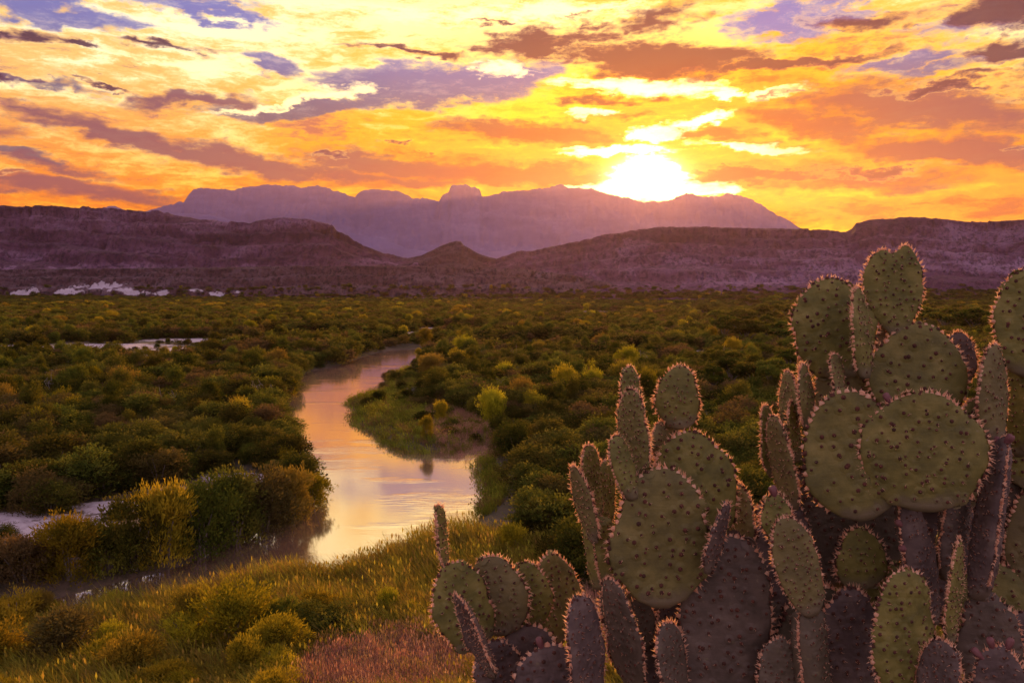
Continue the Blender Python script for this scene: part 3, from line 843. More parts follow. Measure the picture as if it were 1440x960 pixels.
for i in range(34):
    px, py = random.uniform(-30, 700), random.uniform(872, 1010)
    if 405 < px < 690 and py > 885 or px > 520 and py > 860: continue
    p, t_ = hit(px, py)
    h = random.uniform(1.6, 3.0)
    bush('tamarisk', i % 5, (p[0], p[1], p[2] - .1), h, h * random.uniform(1.0, 1.5), "yellow-olive bush among the reeds of the near slope, left of the pink grass", "willow bushes among the near reeds")

# cottonwoods beyond the right bank
def tree_mesh(seed, flat=True):
    rng = np.random.default_rng(seed)
    parts = [tube([(0, 0, -.3), (.02, .01, .18), (.0, .03, .42)], [.035, .026, .018], 7)]
    cl = []
    for k in range(9):
        a = k * 2.4 + rng.random(); r = rng.uniform(.12, .42)
        top = np.array((math.cos(a) * r, math.sin(a) * r, rng.uniform(.52, .86)))
        b = np.array((.01, .02, rng.uniform(.2, .42)))
        parts.append(tube([b, (b + top) / 2 + (0, 0, .06), top], [.016, .011, .004], 5))
        cl.append((*top, rng.uniform(.13, .2)))
    cl.append((0, 0, .88, .17))
    trunk = join(parts)
    C = []; Dv = []
    for c in cl:
        n = 130
        d = rng.normal(size=(n, 3)); d[:, 2] = np.abs(d[:, 2]) - .25 * rng.random(n)
        d /= np.linalg.norm(d, axis=1, keepdims=True)
        C.append(np.array(c[:3]) + d * c[3] * rng.uniform(.6, 1.05, n)[:, None] * (1, 1, .6)); Dv.append(d)
    C = np.vstack(C); Dv = np.vstack(Dv)
    P = np.repeat(C, 4, 0) + rng.normal(size=(len(C) * 4, 3)) * .018
    D2 = np.repeat(Dv, 4, 0) + rng.normal(size=(len(P), 3)) * .6
    crown = leaf_quads(P, D2, .05 * rng.uniform(.6, 1.3, len(P)), .034 * rng.uniform(.7, 1.3, len(P)), rng)
    return trunk, crown
TREES = []
for k in range(4):
    tr, cr = tree_mesh(50 + k)
    a = mesh_np("tree_trunk", *tr); a.materials.append(M_bark)
    b = mesh_np("tree_crown", *cr, smooth=False); b.materials.append(M_tree)
    TREES.append((a, b))
TREE_POS = [(1018, 488, 44, 52), (1050, 492, 42, 58), (1076, 490, 46, 50), (1040, 468, 34, 50), (1008, 466, 30, 40), (1075, 462, 34, 50), (1100, 492, 40, 50), (1068, 512, 30, 40), (1000, 530, 38, 44),
            (1030, 552, 58, 70), (1060, 560, 60, 62), (1090, 566, 62, 64), (1110, 532, 40, 50), (1000, 560, 44, 50), (1330, 470, 36, 50), (1370, 474, 40, 56), (1300, 462, 30, 46), (1410, 480, 40, 50), (1345, 452, 24, 44), (975, 478, 24, 30), (990, 450, 22, 34), (1085, 440, 24, 34), (1055, 436, 20, 30), (1110, 455, 28, 40), (690, 590, 34, 40), (650, 570, 26, 30)]
TREE_LAB = {9: "broad cottonwood with a deep crown, nearest the twin cactus pads", 10: "tall cottonwood right of the broad one, in front of the grove", 11: "cottonwood closest to the tall cactus clump, its crown against the pads",
            0: "flat-topped cottonwood with bare pale trunk at the left end of the grove", 1: "flat-topped cottonwood in the middle of the front grove", 24: "lone rounded tree on the right river bank above the inlet", 25: "small lone tree on the river point's brushy neck"}
for i, (px, py, hp, wp) in enumerate(TREE_POS):
    p, t_ = hit(px, py)
    e = empty("cottonwood_tree", (p[0], p[1], p[2]))
    e.rotation_euler = (0, 0, random.random() * 6.28)
    w = wp / FPX * t_; e.scale = (w, w, hp / FPX * t_)
    tr, cr = TREES[i % 4]
    a = bpy.data.objects.new("trunk", tr); col.objects.link(a); a.parent = e
    b = bpy.data.objects.new("crown", cr); col.objects.link(b); b.parent = e
    g = "cottonwoods in the grove beyond the right bank" if px < 1200 else "cottonwoods glimpsed behind the tall cactus clump"
    if i in (24, 25): g = None
    lab = TREE_LAB.get(i) or ("green cottonwood in the grove left of the tall cactus clump" if px < 1200 else "dark cottonwood at the mesa foot, behind the tall cactus clump")
    tag(e, lab, "tree", g)
    PLACED.append((p[0], p[1], w * .4))

# ------------------------------------------------------------------ thicket over the flood plain
NB = np.array([on_plane(*p) for p in BANK_R[:11]])
NBO = (np.degrees(np.arctan2(NB[:, 0], NB[:, 1])), np.hypot(NB[:, 0], NB[:, 1]))
NBO = tuple(q[np.argsort(NBO[0])] for q in NBO)
def scatter_points():
    out = []
    for (r0, r1, sp) in ((50, 260, 3.1), (260, 620, 4.9), (620, 1700, 8.4)):
        xs = np.arange(-r1 * .76, r1 * .76, sp); ys = np.arange(r0 * .8, r1, sp)
        X, Y = np.meshgrid(xs, ys)
        X = X.ravel() + RNG.uniform(-.5, .5, X.size) * sp; Y = Y.ravel() + RNG.uniform(-.5, .5, Y.size) * sp
        r = np.hypot(X, Y); az = np.degrees(np.arctan2(X, Y))
        k = (r >= r0) & (r < r1) & (np.abs(az) < 48)
        out.append(np.stack([X[k], Y[k], np.full(k.sum(), sp)], 1))
    return np.vstack(out)
PT = scatter_points()
rd = np.full(len(PT), 200.0); nr_ = np.hypot(PT[:, 0], PT[:, 1]) < 520
rd[nr_] = river_dist(PT[nr_, :2])
sa = sand_amt(PT[:, 0], PT[:, 1])
r_ = np.hypot(PT[:, 0], PT[:, 1]); az_ = np.degrees(np.arctan2(PT[:, 0], PT[:, 1]))
dens = fbm(PT[:, 0] / 38 + 3, PT[:, 1] / 38, 4)
occ = np.max([sand_amt(PT[:, 0] * k, PT[:, 1] * k) for k in (1.0, 1.04, 1.08, 1.12)], 0)     # low growth in front of the bars
keep = (rd > 2.0) & (RNG.random(len(PT)) < np.where(sa > -.05, .10, np.where(occ > -.05, .6, 1.0))) & (dens > .33)
near_side = (r_ < 62 + 6 * sstep(az_, 4, 22)) | ((az_ > -40) & (az_ < 1) & (r_ < np.interp(az_, NBO[0], NBO[1]) + 2))
nearbank = (RIVER[len(BANK_L):][:, 0], RIVER[len(BANK_L):][:, 1])
keep &= ~near_side
for (bx, by, br) in PLACED:
    keep &= np.hypot(PT[:, 0] - bx, PT[:, 1] - by) > br * .9
# grassy river point and right bank meadow stay low
def px_of(x, y, z):
    dy = y * cP - (z - CAM_H) * sP
    return 720 + FPX * x / dy, 480 - FPX * ((z - CAM_H) * cP + y * sP) / dy
ZZ = ground_z(PT[:, 0], PT[:, 1], rd)
U, V_ = px_of(PT[:, 0], PT[:, 1], ZZ)
POINT_POLY = np.array([on_plane(*p) for p in [(470, 560), (530, 545), (575, 512), (600, 540), (600, 575), (690, 600), (700, 640), (600, 645), (540, 632), (480, 595)]])
MEADOW = np.array([on_plane(*p) for p in [(655, 700), (655, 655), (690, 640), (715, 660), (712, 690), (690, 716)]])
onpoint = in_poly(PT[:, :2], POINT_POLY); meadow = in_poly(PT[:, :2], MEADOW)
keep &= ~meadow & ~(onpoint & (RNG.random(len(PT)) > .16))
PT = PT[keep]; ZZ = ZZ[keep]; rd = rd[keep]; r_ = r_[keep]; az_ = az_[keep]; onp = onpoint[keep]; U = U[keep]; V_ = V_[keep]; dn = dens[keep]
n = len(PT)
size = np.where(PT[:, 2] < 4, RNG.uniform(2.6, 7.0, n), np.where(PT[:, 2] < 6, RNG.uniform(3.6, 9.0, n), RNG.uniform(6, 15, n)))
size *= .55 + .95 * fbm(PT[:, 0] / 30, PT[:, 1] / 30 + 9, 3)
size = np.where(occ[keep] > -.05, size * .35, size)
size = np.where(onp | ((rd < 9) & (PT[:, 0] > -35) & (r_ > 120) & (az_ > -17)), size * .5, size)
hgt = np.minimum(size * RNG.uniform(.48, .85, n), 5.2)
# the 270 that show largest become objects of their own
vis = (U > -20) & (U < 1100) & (V_ > 400) & (V_ < 980)
app = np.where(vis, size / r_, 0)
order = np.argsort(-app)
own = order[:270]
isown = np.zeros(n, bool); isown[own] = True
for j in own:
    side = 'left' if (U[j] < 470 - max(0, (V_[j] - 560)) * 0.0 and PT[j, 0] < 0) else 'right'
    if onp[j]:
        lab, g = "low green shrub on the grassy river point", "shrubs on the grassy river point"
    elif side == 'left':
        if V_[j] > 690: lab, g = "dark olive shrub on the left bank between sand flat and waterside row", "shrubs by the left sand flat"
        else: lab, g = "dense dark green shrub in the near left bank thicket", "shrubs of the left bank thicket"
    else:
        if rd[j] < 9: lab, g = "olive shrub at the water's edge on the right bank", "shrubs along the right bank"
        else: lab, g = "russet-green shrub in the brush between river and cactus", "shrubs of the right bank brush"
    bush('shrub', int(RNG.integers(6)), (PT[j, 0], PT[j, 1], ZZ[j] - .1), hgt[j] * 1.05, size[j] * 1.1, lab, g, cat='shrub')
sb = np.vstack(SLOPE_BUSHES)
n0, n = n, n + len(sb)
PT = np.vstack([PT, np.column_stack([sb[:, :2], np.full(len(sb), 9.0)])]); ZZ = np.append(ZZ, sb[:, 2])
ssz = RNG.uniform(5, 13, len(sb)); size = np.append(size, ssz); hgt = np.append(hgt, np.minimum(ssz * .5, 4.5)); isown = np.append(isown, np.zeros(len(sb), bool))
rest = ~isown
fine_ = PT[:, 2] < 4
idx = np.where(fine_, RNG.integers(0, 6, n), 6 + RNG.integers(0, 6, n))
pick = RNG.random(n)
tall = (pick < .15) & (size > 2.6); gold = pick < .02; bare = (pick > .965) & fine_
idx = np.where(tall, np.where(gold, 12 + RNG.integers(0, 5, n), 17 + RNG.integers(0, 4, n)), np.where(bare, 21 + RNG.integers(0, 3, n), idx))
hgt = np.where(tall, np.minimum(hgt * RNG.uniform(1.1, 1.8, n), 7.0), hgt); size = np.where(tall, size * .75, np.where(bare, size * .7, size))
gn_scatter("thicket", [SHRUB[('shrub', k)][0] for k in range(6)] + [SHRUB[('lowshrub', k)][0] for k in range(6)] + [SHRUB[('tamarisk', k)][0] for k in range(5)] + [SHRUB[('brush', k)][0] for k in range(4)] + BARE,
           np.column_stack([PT[rest, :2], ZZ[rest] - .15]), RNG.uniform(0, 6.28, rest.sum()),
           np.column_stack([size[rest] * 1.15, size[rest] * 1.15, hgt[rest] * 1.08]), idx[rest],
           "dense scrub thicket covering the flood plain out to the mesas", "thicket")

# ------------------------------------------------------------------ reeds and grasses
def clump_mesh(name, seed, n, h, w, lean, rad, mat, heads=0, headmat=None):
    rng = np.random.default_rng(seed)
    V = []; F = []; M = []
    o = 0
    for k in range(n):
        a = rng.random() * 6.283; r = rad * math.sqrt(rng.random())
        b = np.array((math.cos(a) * r, math.sin(a) * r, 0))
        L = h * rng.uniform(.55, 1.1)
        d = np.array((lean[0] + rng.normal() * .16, lean[1] + rng.normal() * .16, 1.0))
        th = rng.random() * 3.14
        s = np.array((math.cos(th), math.sin(th), 0)) * w / 2
        c2 = b + d * L * .55
        tip = b + np.array((d[0] * 1.5, d[1] * 1.5, .93)) * L
        V += [b - s * .8, b + s * .8, c2 + s, c2 - s, tip]
        F.append((o, o + 1, o + 2, o + 3)); F.append((o + 3, o + 2, o + 4, o + 4)); 
        o += 5
        if rng.random() < .6:
            # a side leaf
            q = b + d * L * rng.uniform(.3, .75)
            dd = np.array((rng.normal() * .7 + lean[0] * 2, rng.normal() * .7, .45)); dd *= L * .3
            V += [q, q + dd * .5 + s, q + dd, q + dd * .5 - s]; F.append((o, o + 1, o + 2, o + 3)); o += 4
        if rng.random() < heads:
            hw = w * 1.6
            V += [tip - (0, 0, h * .1), tip + (hw, 0, 0), tip + (0, 0, h * .1), tip - (hw, 0, 0)]; F.append((o, o + 1, o + 2, o + 3)); o += 4
    V = np.array(V)
    quads = np.array([f for f in F if f[2] != f[3]]); tris = np.array([f[:3] for f in F if f[2] == f[3]])
    me = mesh_np(name, V, [quads, tris], smooth=False)
    me.materials.append(mat)
    return me
def area_points(poly_px, sp, zref=1.5, jitter=.5):
    pl = np.array([on_plane(a, b, zref) for a, b in poly_px])
    lo, hi = pl.min(0), pl.max(0)
    xs = np.arange(lo[0], hi[0], sp); ys = np.arange(lo[1], hi[1], sp)
    X, Y = np.meshgrid(xs, ys)
    P = np.stack([X.ravel(), Y.ravel()], 1) + RNG.uniform(-jitter, jitter, (X.size, 2)) * sp
    return P[in_poly(P, pl)]
REEDS = [clump_mesh("reed", 5 + k, 34, 1.0, .020, (-.26, .0), .30, M_reed, .06) for k in range(5)]
def sector(r0, r1, a0, a1, sp):
    P = []
    r = r0
    while r < r1:
        na_ = int((R(a1 - a0) * r) / sp)
        a = R(a0) + (np.arange(na_) + RNG.random(na_)) / max(na_, 1) * R(a1 - a0)
        rr = r + RNG.uniform(-.5, .5, na_) * sp
        P.append(np.stack([np.sin(a) * rr, np.cos(a) * rr], 1)); r += sp
    return np.vstack(P)
P = sector(33, 78, -48, 48, .85)
rdp = river_dist(P)
hz = hill(P[:, 0], P[:, 1])
azp = np.degrees(np.arctan2(P[:, 0], P[:, 1])); rp = np.hypot(P[:, 0], P[:, 1])
redc = on_plane(570, 945, 3.0)
# which side of the river: near bank only
nearside = np.ones(len(P), bool)
LB = RIVER[:len(BANK_L)]
for i, (x, y) in enumerate(P):
    pass
NB = np.array([on_plane(*p) for p in BANK_R[:10]])
nb_az = np.degrees(np.arctan2(NB[:, 0], NB[:, 1])); nb_r = np.hypot(NB[:, 0], NB[:, 1])
o_ = np.argsort(nb_az)
lim = np.interp(azp, nb_az[o_], nb_r[o_])
lim = np.where(azp > nb_az.max(), 76 - 6 * sstep(azp, 2, 14), lim)
red = (np.hypot((azp + 8.0) / 6.8, (rp - 45) / 5.5) + (fbm(P[:, 0] / 3, P[:, 1] / 3, 3) - .5) < 1) 
red2 = (azp > 1.0) & (azp < 9) & (rp > 52) & (rp < 63)
kr = (rdp > .25) & (rp < lim - .2) & ~red & ~red2
Z = ground_z(P[:, 0], P[:, 1], rdp)
nk_ = kr.sum()
hh = (1.3 + 1.7 * fbm(P[kr, 0] / 7, P[kr, 1] / 7, 3)) * RNG.uniform(.8, 1.2, nk_)
hh *= np.where(rp[kr] < 42, .7, 1.0)
gn_scatter("reeds", REEDS, np.column_stack([P[kr], Z[kr] - .05]), RNG.uniform(-.7, .7, nk_), np.column_stack([np.full(nk_, 2.2), np.full(nk_, 2.2), hh]), RNG.integers(0, 5, nk_),
           "wind-bent olive reeds covering the near bank and slope", "reeds")
REDG = [clump_mesh("grass", 25 + k, 40, 1.0, .012, (-.08, .0), .30, M_red, .5) for k in range(4)]
Pr = sector(38, 66, -20, 12, .42)
azr = np.degrees(np.arctan2(Pr[:, 0], Pr[:, 1])); rr_ = np.hypot(Pr[:, 0], Pr[:, 1])
m1 = np.hypot((azr + 8.0) / 7.2, (rr_ - 45) / 6) + (fbm(Pr[:, 0] / 3, Pr[:, 1] / 3, 3) - .5) < 1.0
m2 = (azr > 1.0) & (azr < 9) & (rr_ > 52) & (rr_ < 63) & (RNG.random(len(Pr)) < .5)
Pr = Pr[m1 | m2]; Zr = ground_z(Pr[:, 0], Pr[:, 1])
# pink grass heads on the river point too
Pp = area_points([(600, 575), (640, 570), (690, 600), (700, 632), (640, 636), (605, 610)], .8)
Zp = ground_z(Pp[:, 0], Pp[:, 1])
Pall = np.vstack([np.column_stack([Pr, Zr]), np.column_stack([Pp, Zp])])
k_ = len(Pall)
gn_scatter("grass", REDG, Pall, RNG.uniform(0, 6.28, k_), np.column_stack([np.full(k_, 1.3), np.full(k_, 1.3), RNG.uniform(.8, 1.5, k_)]), RNG.integers(0, 4, k_),
           "dry pink seeding grass on the near slope and river point", "grass")
BG = [clump_mesh("bank_grass", 45 + k, 30, 1.0, .03, (-.15, .0), .45, M_grass, .1) for k in range(4)]
Pb = np.vstack([area_points([(470, 560), (530, 545), (575, 512), (600, 540), (600, 575), (690, 600), (700, 640), (600, 645), (540, 632), (480, 595)], 1.1),
                area_points([(655, 700), (655, 655), (690, 640), (715, 660), (712, 690), (690, 716)], .8)])
Pb = np.vstack([Pb, sector(6, 27, -55, 55, .6)])
rb = river_dist(Pb)
Pb = Pb[rb > .3]; Zb = ground_z(Pb[:, 0], Pb[:, 1]); k_ = len(Pb); up_ = np.hypot(Pb[:, 0], Pb[:, 1]) < 36
gn_scatter("bank_grass", BG, np.column_stack([Pb, Zb]), RNG.uniform(-.5, .5, k_), np.column_stack([np.where(up_, .7, 1.8), np.where(up_, .7, 1.8), RNG.uniform(.7, 1.7, k_) * np.where(up_, .24, 1.0)]), RNG.integers(0, 4, k_),
           "short green grass on the river point, right bank and upper slope", "grass")

# ------------------------------------------------------------------ prickly pears
def mat_pad(name, ramp, alt):
    m, t, out = new_mat(name)
    tc = t.new('ShaderNodeTexCoord').outputs['Object']
    oi = t.new('ShaderNodeObjectInfo').outputs['Random']
    n1 = t.noise(tc, 14, 6, .62); n2 = t.noise(tc, 60, 5, .7)
    c = t.ramp(n1, [(.3, ramp[0]), (.5, ramp[1]), (.72, ramp[2])])
    c = t.mix(t.smooth(t.math('FRACT', t.mul(oi, 5.7)), .35, 1, 0, .5), c, alt)
    c = t.mix(t.smooth(n2, .58, .78, 0, .5), c, (0.17, 0.14, 0.065))
    n3 = t.noise(t.mapping(tc, loc=(4, 2, 1)), 22, 4, .7)
    c = t.mix(t.smooth(n3, .66, .72, 0, .75), c, (0.20, 0.155, 0.095))           # dry scars
    cork = t.smooth(t.add(t.sep(tc)[2], t.mul(t.sub(n1, .5), .10)), .050, .0)
    c = t.mix(t.mul(cork, .7), c, (0.14, 0.10, 0.065))                           # corky foot of the pad
    wr = t.noise(t.mapping(tc, scale=(6, 6, 70)), 1.0, 4, .6)
    h = t.add(t.mul(n2, .5), t.mul(wr, .5))
    b = pbsdf(t, c, .66, .3, bump(t, h, .6, .005))
    t.l.new(b.outputs[0], out.inputs[0])
    return m
def mat_spine(name, c1, c2, tr=.5):
    m, t, out = new_mat(name)
    oi = t.new('ShaderNodeTexCoord').outputs['Object']
    c = t.mix(t.smooth(t.noise(oi, 90, 3, .6), .35, .65), c1, c2)
    d = t.new('ShaderNodeBsdfDiffuse'); t.l.new(c, d.inputs[0])
    r = t.new('ShaderNodeBsdfTranslucent'); t.l.new(c, r.inputs[0])
    mx = t.new('ShaderNodeMixShader'); mx.inputs[0].default_value = tr
    t.l.new(d.outputs[0], mx.inputs[1]); t.l.new(r.outputs[0], mx.inputs[2]); t.l.new(mx.outputs[0], out.inputs[0])
    return m
M_pad = mat_pad("pad_skin", ((0.070, 0.061, 0.012), (0.134, 0.112, 0.021), (0.23, 0.18, 0.045)), (0.115, 0.070, 0.045))
M_pad_shaded = mat_pad("shaded_purple_pad_skin", ((0.046, 0.028, 0.024), (0.090, 0.056, 0.046), (0.150, 0.100, 0.078)), (0.085, 0.070, 0.022))  # purple skin, with the shade of low and rear pads in its colour
M_areole = mat_simple("areole", (0.045, 0.020, 0.013), (0.10, 0.032, 0.020), 60, .9)
M_gloch = mat_spine("glochid", (0.72, 0.34, 0.20), (0.88, 0.55, 0.36))
M_bud = mat_simple("bud_skin", (0.11, 0.035, 0.035), (0.20, 0.085, 0.08), 40, .6, .4, .003)

def pad_profile(s, kind):
    if kind == 'round':    # broad disc
        w = np.sin(np.pi * np.clip(s, 0, 1) ** .86) ** .50
        base = .20
    elif kind == 'heart':
        w = np.sin(np.pi * np.clip(s, 0, 1) ** 1.02) ** .62 * (1 + .12 * s)
        base = .24
    elif kind == 'stem':
        w = .80 + .2 * np.sin(np.pi * s)
        w = w * (1 - sstep(s, .90, 1.0) ** 2 * .98)
        base = .6
    else:                  # elongated
        w = np.sin(np.pi * np.clip(s, 0, 1) ** 1.0) ** .42
        base = .30
    w = np.maximum(w, base * (1 - sstep(s, .0, .30)))
    return np.where(s > .98, w * np.sqrt(np.clip((1.0 - s) / .02, 0, 1)) , w)

def pad_mesh(L, W, T, kind, seed, bend=0.0, notch=False, spacing=.030, spine=1.0, shaded_purple=False):
    rng = np.random.default_rng(seed)
    nr, nc = 30, 30
    s = 1 - (1 - np.linspace(0, 1, nr)) ** 1.6
    hw = pad_profile(s, kind) * W / 2
    # irregular outline
    ph = rng.random(6) * 6.28
    def wob(a): return 1 + .045 * np.sin(3 * a + ph[0]) + .030 * np.sin(5 * a + ph[1]) + .014 * np.sin(9 * a + ph[2]) + .012 * np.sin(17 * a + ph[3]) + .012 * np.sin(26 * a + ph[5])
    asym = rng.uniform(-.10, .10) * W
    tw = rng.uniform(-.25, .25)
    def surf(u, ss, side):
        """u in -1..1 across, ss 0..1 along, side +1/-1 -> point"""
        h_ = np.interp(ss, s, hw)
        ang = np.arctan2(u * h_, (ss - .5) * L)
        xx = u * h_ * wob(ang) + asym * np.sin(np.pi * ss)
        zz = ss * L
        if notch: zz = zz - .13 * L * np.exp(-((xx - .02 * W) / (.16 * W)) ** 2) * sstep(ss, .5, 1) + .05 * L * np.exp(-((xx + .3 * W) / (.18 * W)) ** 2) * sstep(ss, .5, 1)
        th = T / 2 * (np.clip(1 - np.abs(u) ** 2.6, 0, 1)) ** .5 * (.55 + .45 * np.clip(h_ / (W / 2), 0, 1)) * (1 + .25 * (1 - ss) ** 2)
        th = th * np.sqrt(np.clip((1.004 - ss) / .10, 0, 1))
        yy = side * th + bend * W * ((2 * xx / W) ** 2 * .35 + (ss - .3) ** 2 * .8) + tw * xx * (ss - .3)
        yy = yy + .012 * W * np.sin(ss * 7 + ph[4]) + .012 * W * np.sin(xx / W * 8 + ph[5])
        return np.stack([xx, yy, zz], -1)
    a = np.arange(nc) / nc * 2 * np.pi
    u = np.cos(a); sg = np.where(np.sin(a) >= 0, 1.0, -1.0)
    Uu, Ss = np.meshgrid(u, s)
    side = np.broadcast_to(sg, Uu.shape)
    V = surf(Uu, Ss, side).reshape(-1, 3)
    F = grid_faces(nr, nc, wrap=True)
    V = np.vstack([V, V[:nc].mean(0), V[-nc:].mean(0)])
    b0, b1 = nr * nc, nr * nc + 1
    cap = np.array([(b0, (i + 1) % nc, i) for i in range(nc)] + [(b1, (nr - 1) * nc + i, (nr - 1) * nc + (i + 1) % nc) for i in range(nc)])
    VV = [V]; QF = [F]; TF = [cap]; QM = [np.zeros(len(F), int)]; TM = [np.zeros(len(cap), int)]
    o = len(V)
    # areoles
    spots = []
    sp0 = rng.uniform(.65, 1.15)
    ns = max(2, int(L / (spacing * .72)))
    for i in range(1, ns):
        ss = (i + .3) / ns
        if ss > .97: continue
        h_ = np.interp(ss, s, hw)
        m = max(1, int(2 * h_ / spacing))
        for j in range(m + (i % 2)):
            uu = (j + .5 * (1 - i % 2) + .25) / (m + .5) * 2 - 1 + rng.normal() * .09
            if abs(uu) > .90 or rng.random() < .07: continue
            for sd_ in (1, -1): spots.append((uu, ss + rng.normal() * .018, sd_, 0))
    # margin
    so = 1 - (1 - np.linspace(.05, 1, 160)) ** 2.2
    ox = np.interp(so, s, hw); oz = so * L
    cum = np.concatenate(([0], np.cumsum(np.hypot(np.diff(ox), np.diff(oz)))))
    nm = max(6, int(cum[-1] / (spacing * .46)))
    for sd_ in (-1, 1):
        for cl in (np.arange(nm) + .5) / nm * cum[-1]:
            q = float(np.interp(cl, cum, so))
            spots.append((sd_ * 1.0, q, 1, 1))
    cz = np.array([0, 0, L * .5])
    for (uu, ss, sd_, mg) in spots:
        ss = min(max(ss, .01), .999)
        p = surf(np.array(uu), np.array(ss), sd_)
        if mg:
            nrm = p - np.array([asym, p[1], L * .5]); nrm[1] = rng.normal() * .02
        else:
            e = .03
            du = surf(np.array(uu + e), np.array(ss), sd_) - p; dv = surf(np.array(uu), np.array(min(ss + e, .99)), sd_) - p
            nrm = np.cross(du, dv); nrm = nrm * (1 if nrm[1] * sd_ > 0 else -1)
        nrm = nrm / (np.linalg.norm(nrm) + 1e-9)
        t1 = np.cross(nrm, (.3, .9, .4)); t1 /= np.linalg.norm(t1) + 1e-9; t2 = np.cross(nrm, t1)
        rr = (.0060 if not mg else .0062) * rng.uniform(.7, 1.35) * min(1.2, max(.6, spacing / .03))
        k = 6
        an = np.arange(k) / k * 6.283
        ring = p - nrm * rr * .25 + rr * (np.cos(an)[:, None] * t1 + np.sin(an)[:, None] * t2)
        ring2 = p + nrm * rr * .55 + rr * .6 * (np.cos(an)[:, None] * t1 + np.sin(an)[:, None] * t2)
        top = p + nrm * rr * .8
        # the raised cushion of skin under it
        if not mg:
            an2 = np.arange(8) / 8 * 6.283
            q1 = p - nrm * rr * .3 + 2.7 * rr * (np.cos(an2)[:, None] * t1 + np.sin(an2)[:, None] * t2)
            q2 = p + nrm * rr * .30 + 1.2 * rr * (np.cos(an2)[:, None] * t1 + np.sin(an2)[:, None] * t2)
            VV.append(np.vstack([q1, q2, p + nrm * rr * .38]))
            QF.append(np.array([(o + i, o + (i + 1) % 8, o + 8 + (i + 1) % 8, o + 8 + i) for i in range(8)])); QM.append(np.zeros(8, int))
            TF.append(np.array([(o + 8 + i, o + 8 + (i + 1) % 8, o + 16) for i in range(8)])); TM.append(np.zeros(8, int))
            o += 17
        VV.append(np.vstack([ring, ring2, top]))
        q = np.array([(o + i, o + (i + 1) % k, o + k + (i + 1) % k, o + k + i) for i in range(k)])
        tr = np.array([(o + k + i, o + k + (i + 1) % k, o + 2 * k) for i in range(k)])
        mi = 1 if (not mg or rng.random() < .35) else 2
        QF.append(q); QM.append(np.full(k, mi)); TF.append(tr); TM.append(np.full(k, mi))
        o += 2 * k + 1
        nsp = (rng.integers(1, 5) if not mg else rng.integers(2, 12))
        for _ in range(nsp):
            d = nrm + (t1 * rng.normal() + t2 * rng.normal()) * (.6 if not mg else .5)
            d /= np.linalg.norm(d)
            ll = (rng.uniform(.003, .011) if not mg else rng.uniform(.004, .015)) * spine * sp0
            sw = np.cross(d, rng.normal(size=3)); sw /= np.linalg.norm(sw) + 1e-9
            b_ = p + nrm * rr * .4 + (t1 * rng.normal() + t2 * rng.normal()) * rr * .3
            ww = .0007 if not mg else .0014
            VV.append(np.array([b_ - sw * ww, b_ + sw * ww, b_ + d * ll])); TF.append(np.array([(o, o + 1, o + 2)])); TM.append(np.array([2])); o += 3
    Q = np.vstack(QF); Tt = np.vstack(TF)
    me = mesh_np("pad", np.vstack(VV), [Q, Tt], np.concatenate([np.concatenate(QM), np.concatenate(TM)]))
    for mm in (M_pad_shaded if shaded_purple else M_pad, M_areole, M_gloch): me.materials.append(mm)
    return me

PADN = [0]
def pad(root, tip, base, wa, wt, D, kind='round', yaw=1, lean=0.0, bend=0.0, notch=False, T=None, buds=(), label=None, spine=1.0):
    """tip, base: where the pad starts and ends in the photograph; wa apparent, wt true width (photo px at its distance); D its distance in m"""
    PADN[0] += 1
    shaded_purple = tip[1] > 795 and tip != (1349, 757) and tip != (1272, 800) or tip in ((1032, 752), (1022, 706), (1272, 698), (1412, 613), (1352, 655), (814, 838)) or root.name != 'prickly_pear' and D > 2.115  # low and rear pads, and the purple ones, take the shade-darkened skin
    b = at_depth(base[0], base[1], D); e = at_depth(tip[0], tip[1], D - lean)
    ax = (e - b); L = ax.length; ax.normalize()
    view = (Vector((0, 0, CAM_H)) - (b + e) / 2).normalized()
    nrm = (view - ax * view.dot(ax)).normalized()
    W = wt / FPX * D
    ph = math.acos(max(.0, min(1, (wa - 6) / wt if wa < wt * .9 else wa / wt)))
    nrm = (Matrix.Rotation(ph * yaw, 3, ax) @ nrm)
    xa = ax.cross(nrm) * -1
    T = T or min(.026, max(.014, W * .17))
    if kind == 'stem': T = W * .8
    me = pad_mesh(L, W, T, kind, 1000 + PADN[0], bend, notch, spacing=min(.031, max(.017, W * .165)) * random.uniform(.88, 1.12), spine=spine, shaded_purple=shaded_purple)
    M = Matrix.Identity(4)
    # local x across, y towards the viewer, z along the pad
    yv = nrm; zv = ax; xv = yv.cross(zv)
    for i in range(3): M[i][0] = xv[i]; M[i][1] = yv[i]; M[i][2] = zv[i]; M[i][3] = b[i]
    o = link("pad", me, root)
    o.matrix_parent_inverse = Matrix.Translation(-root.location)
    o.matrix_basis = M
    if label: o['label'] = label
    for (u, h) in buds:
        bm_ = bud_mesh(.007 + .003 * random.random(), .015 + .007 * random.random())
        bo = link("bud", bm_, o)
        x0 = u * W * .42
        bo.location = (x0, 0, L * h); bo.rotation_euler = (random.uniform(-.3, .3), u * .9, 0)
    return o
def bud_mesh(r, h):
    pts = [(0, 0, -.006), (0, 0, h * .35), (0, 0, h * .8), (0, 0, h), (0, 0, h * .94)]
    v, f = tube(pts, [r * .6, r * 1.0, r * .95, r * .6, r * .05], 10)
    v = v + (RNG.random(v.shape) - .5) * r * .12
    me = mesh_np("bud", v, f); me.materials.append(M_bud)
    return me

def plant(px, py, D, label):
    b = at_depth(px, py, D)
    z = float(ground_z(np.array([b[0]]), np.array([b[1]]))[0])
    return tag(empty("prickly_pear", (b[0], b[1], z)), label, "cactus", "prickly pear cacti on the hill brow")

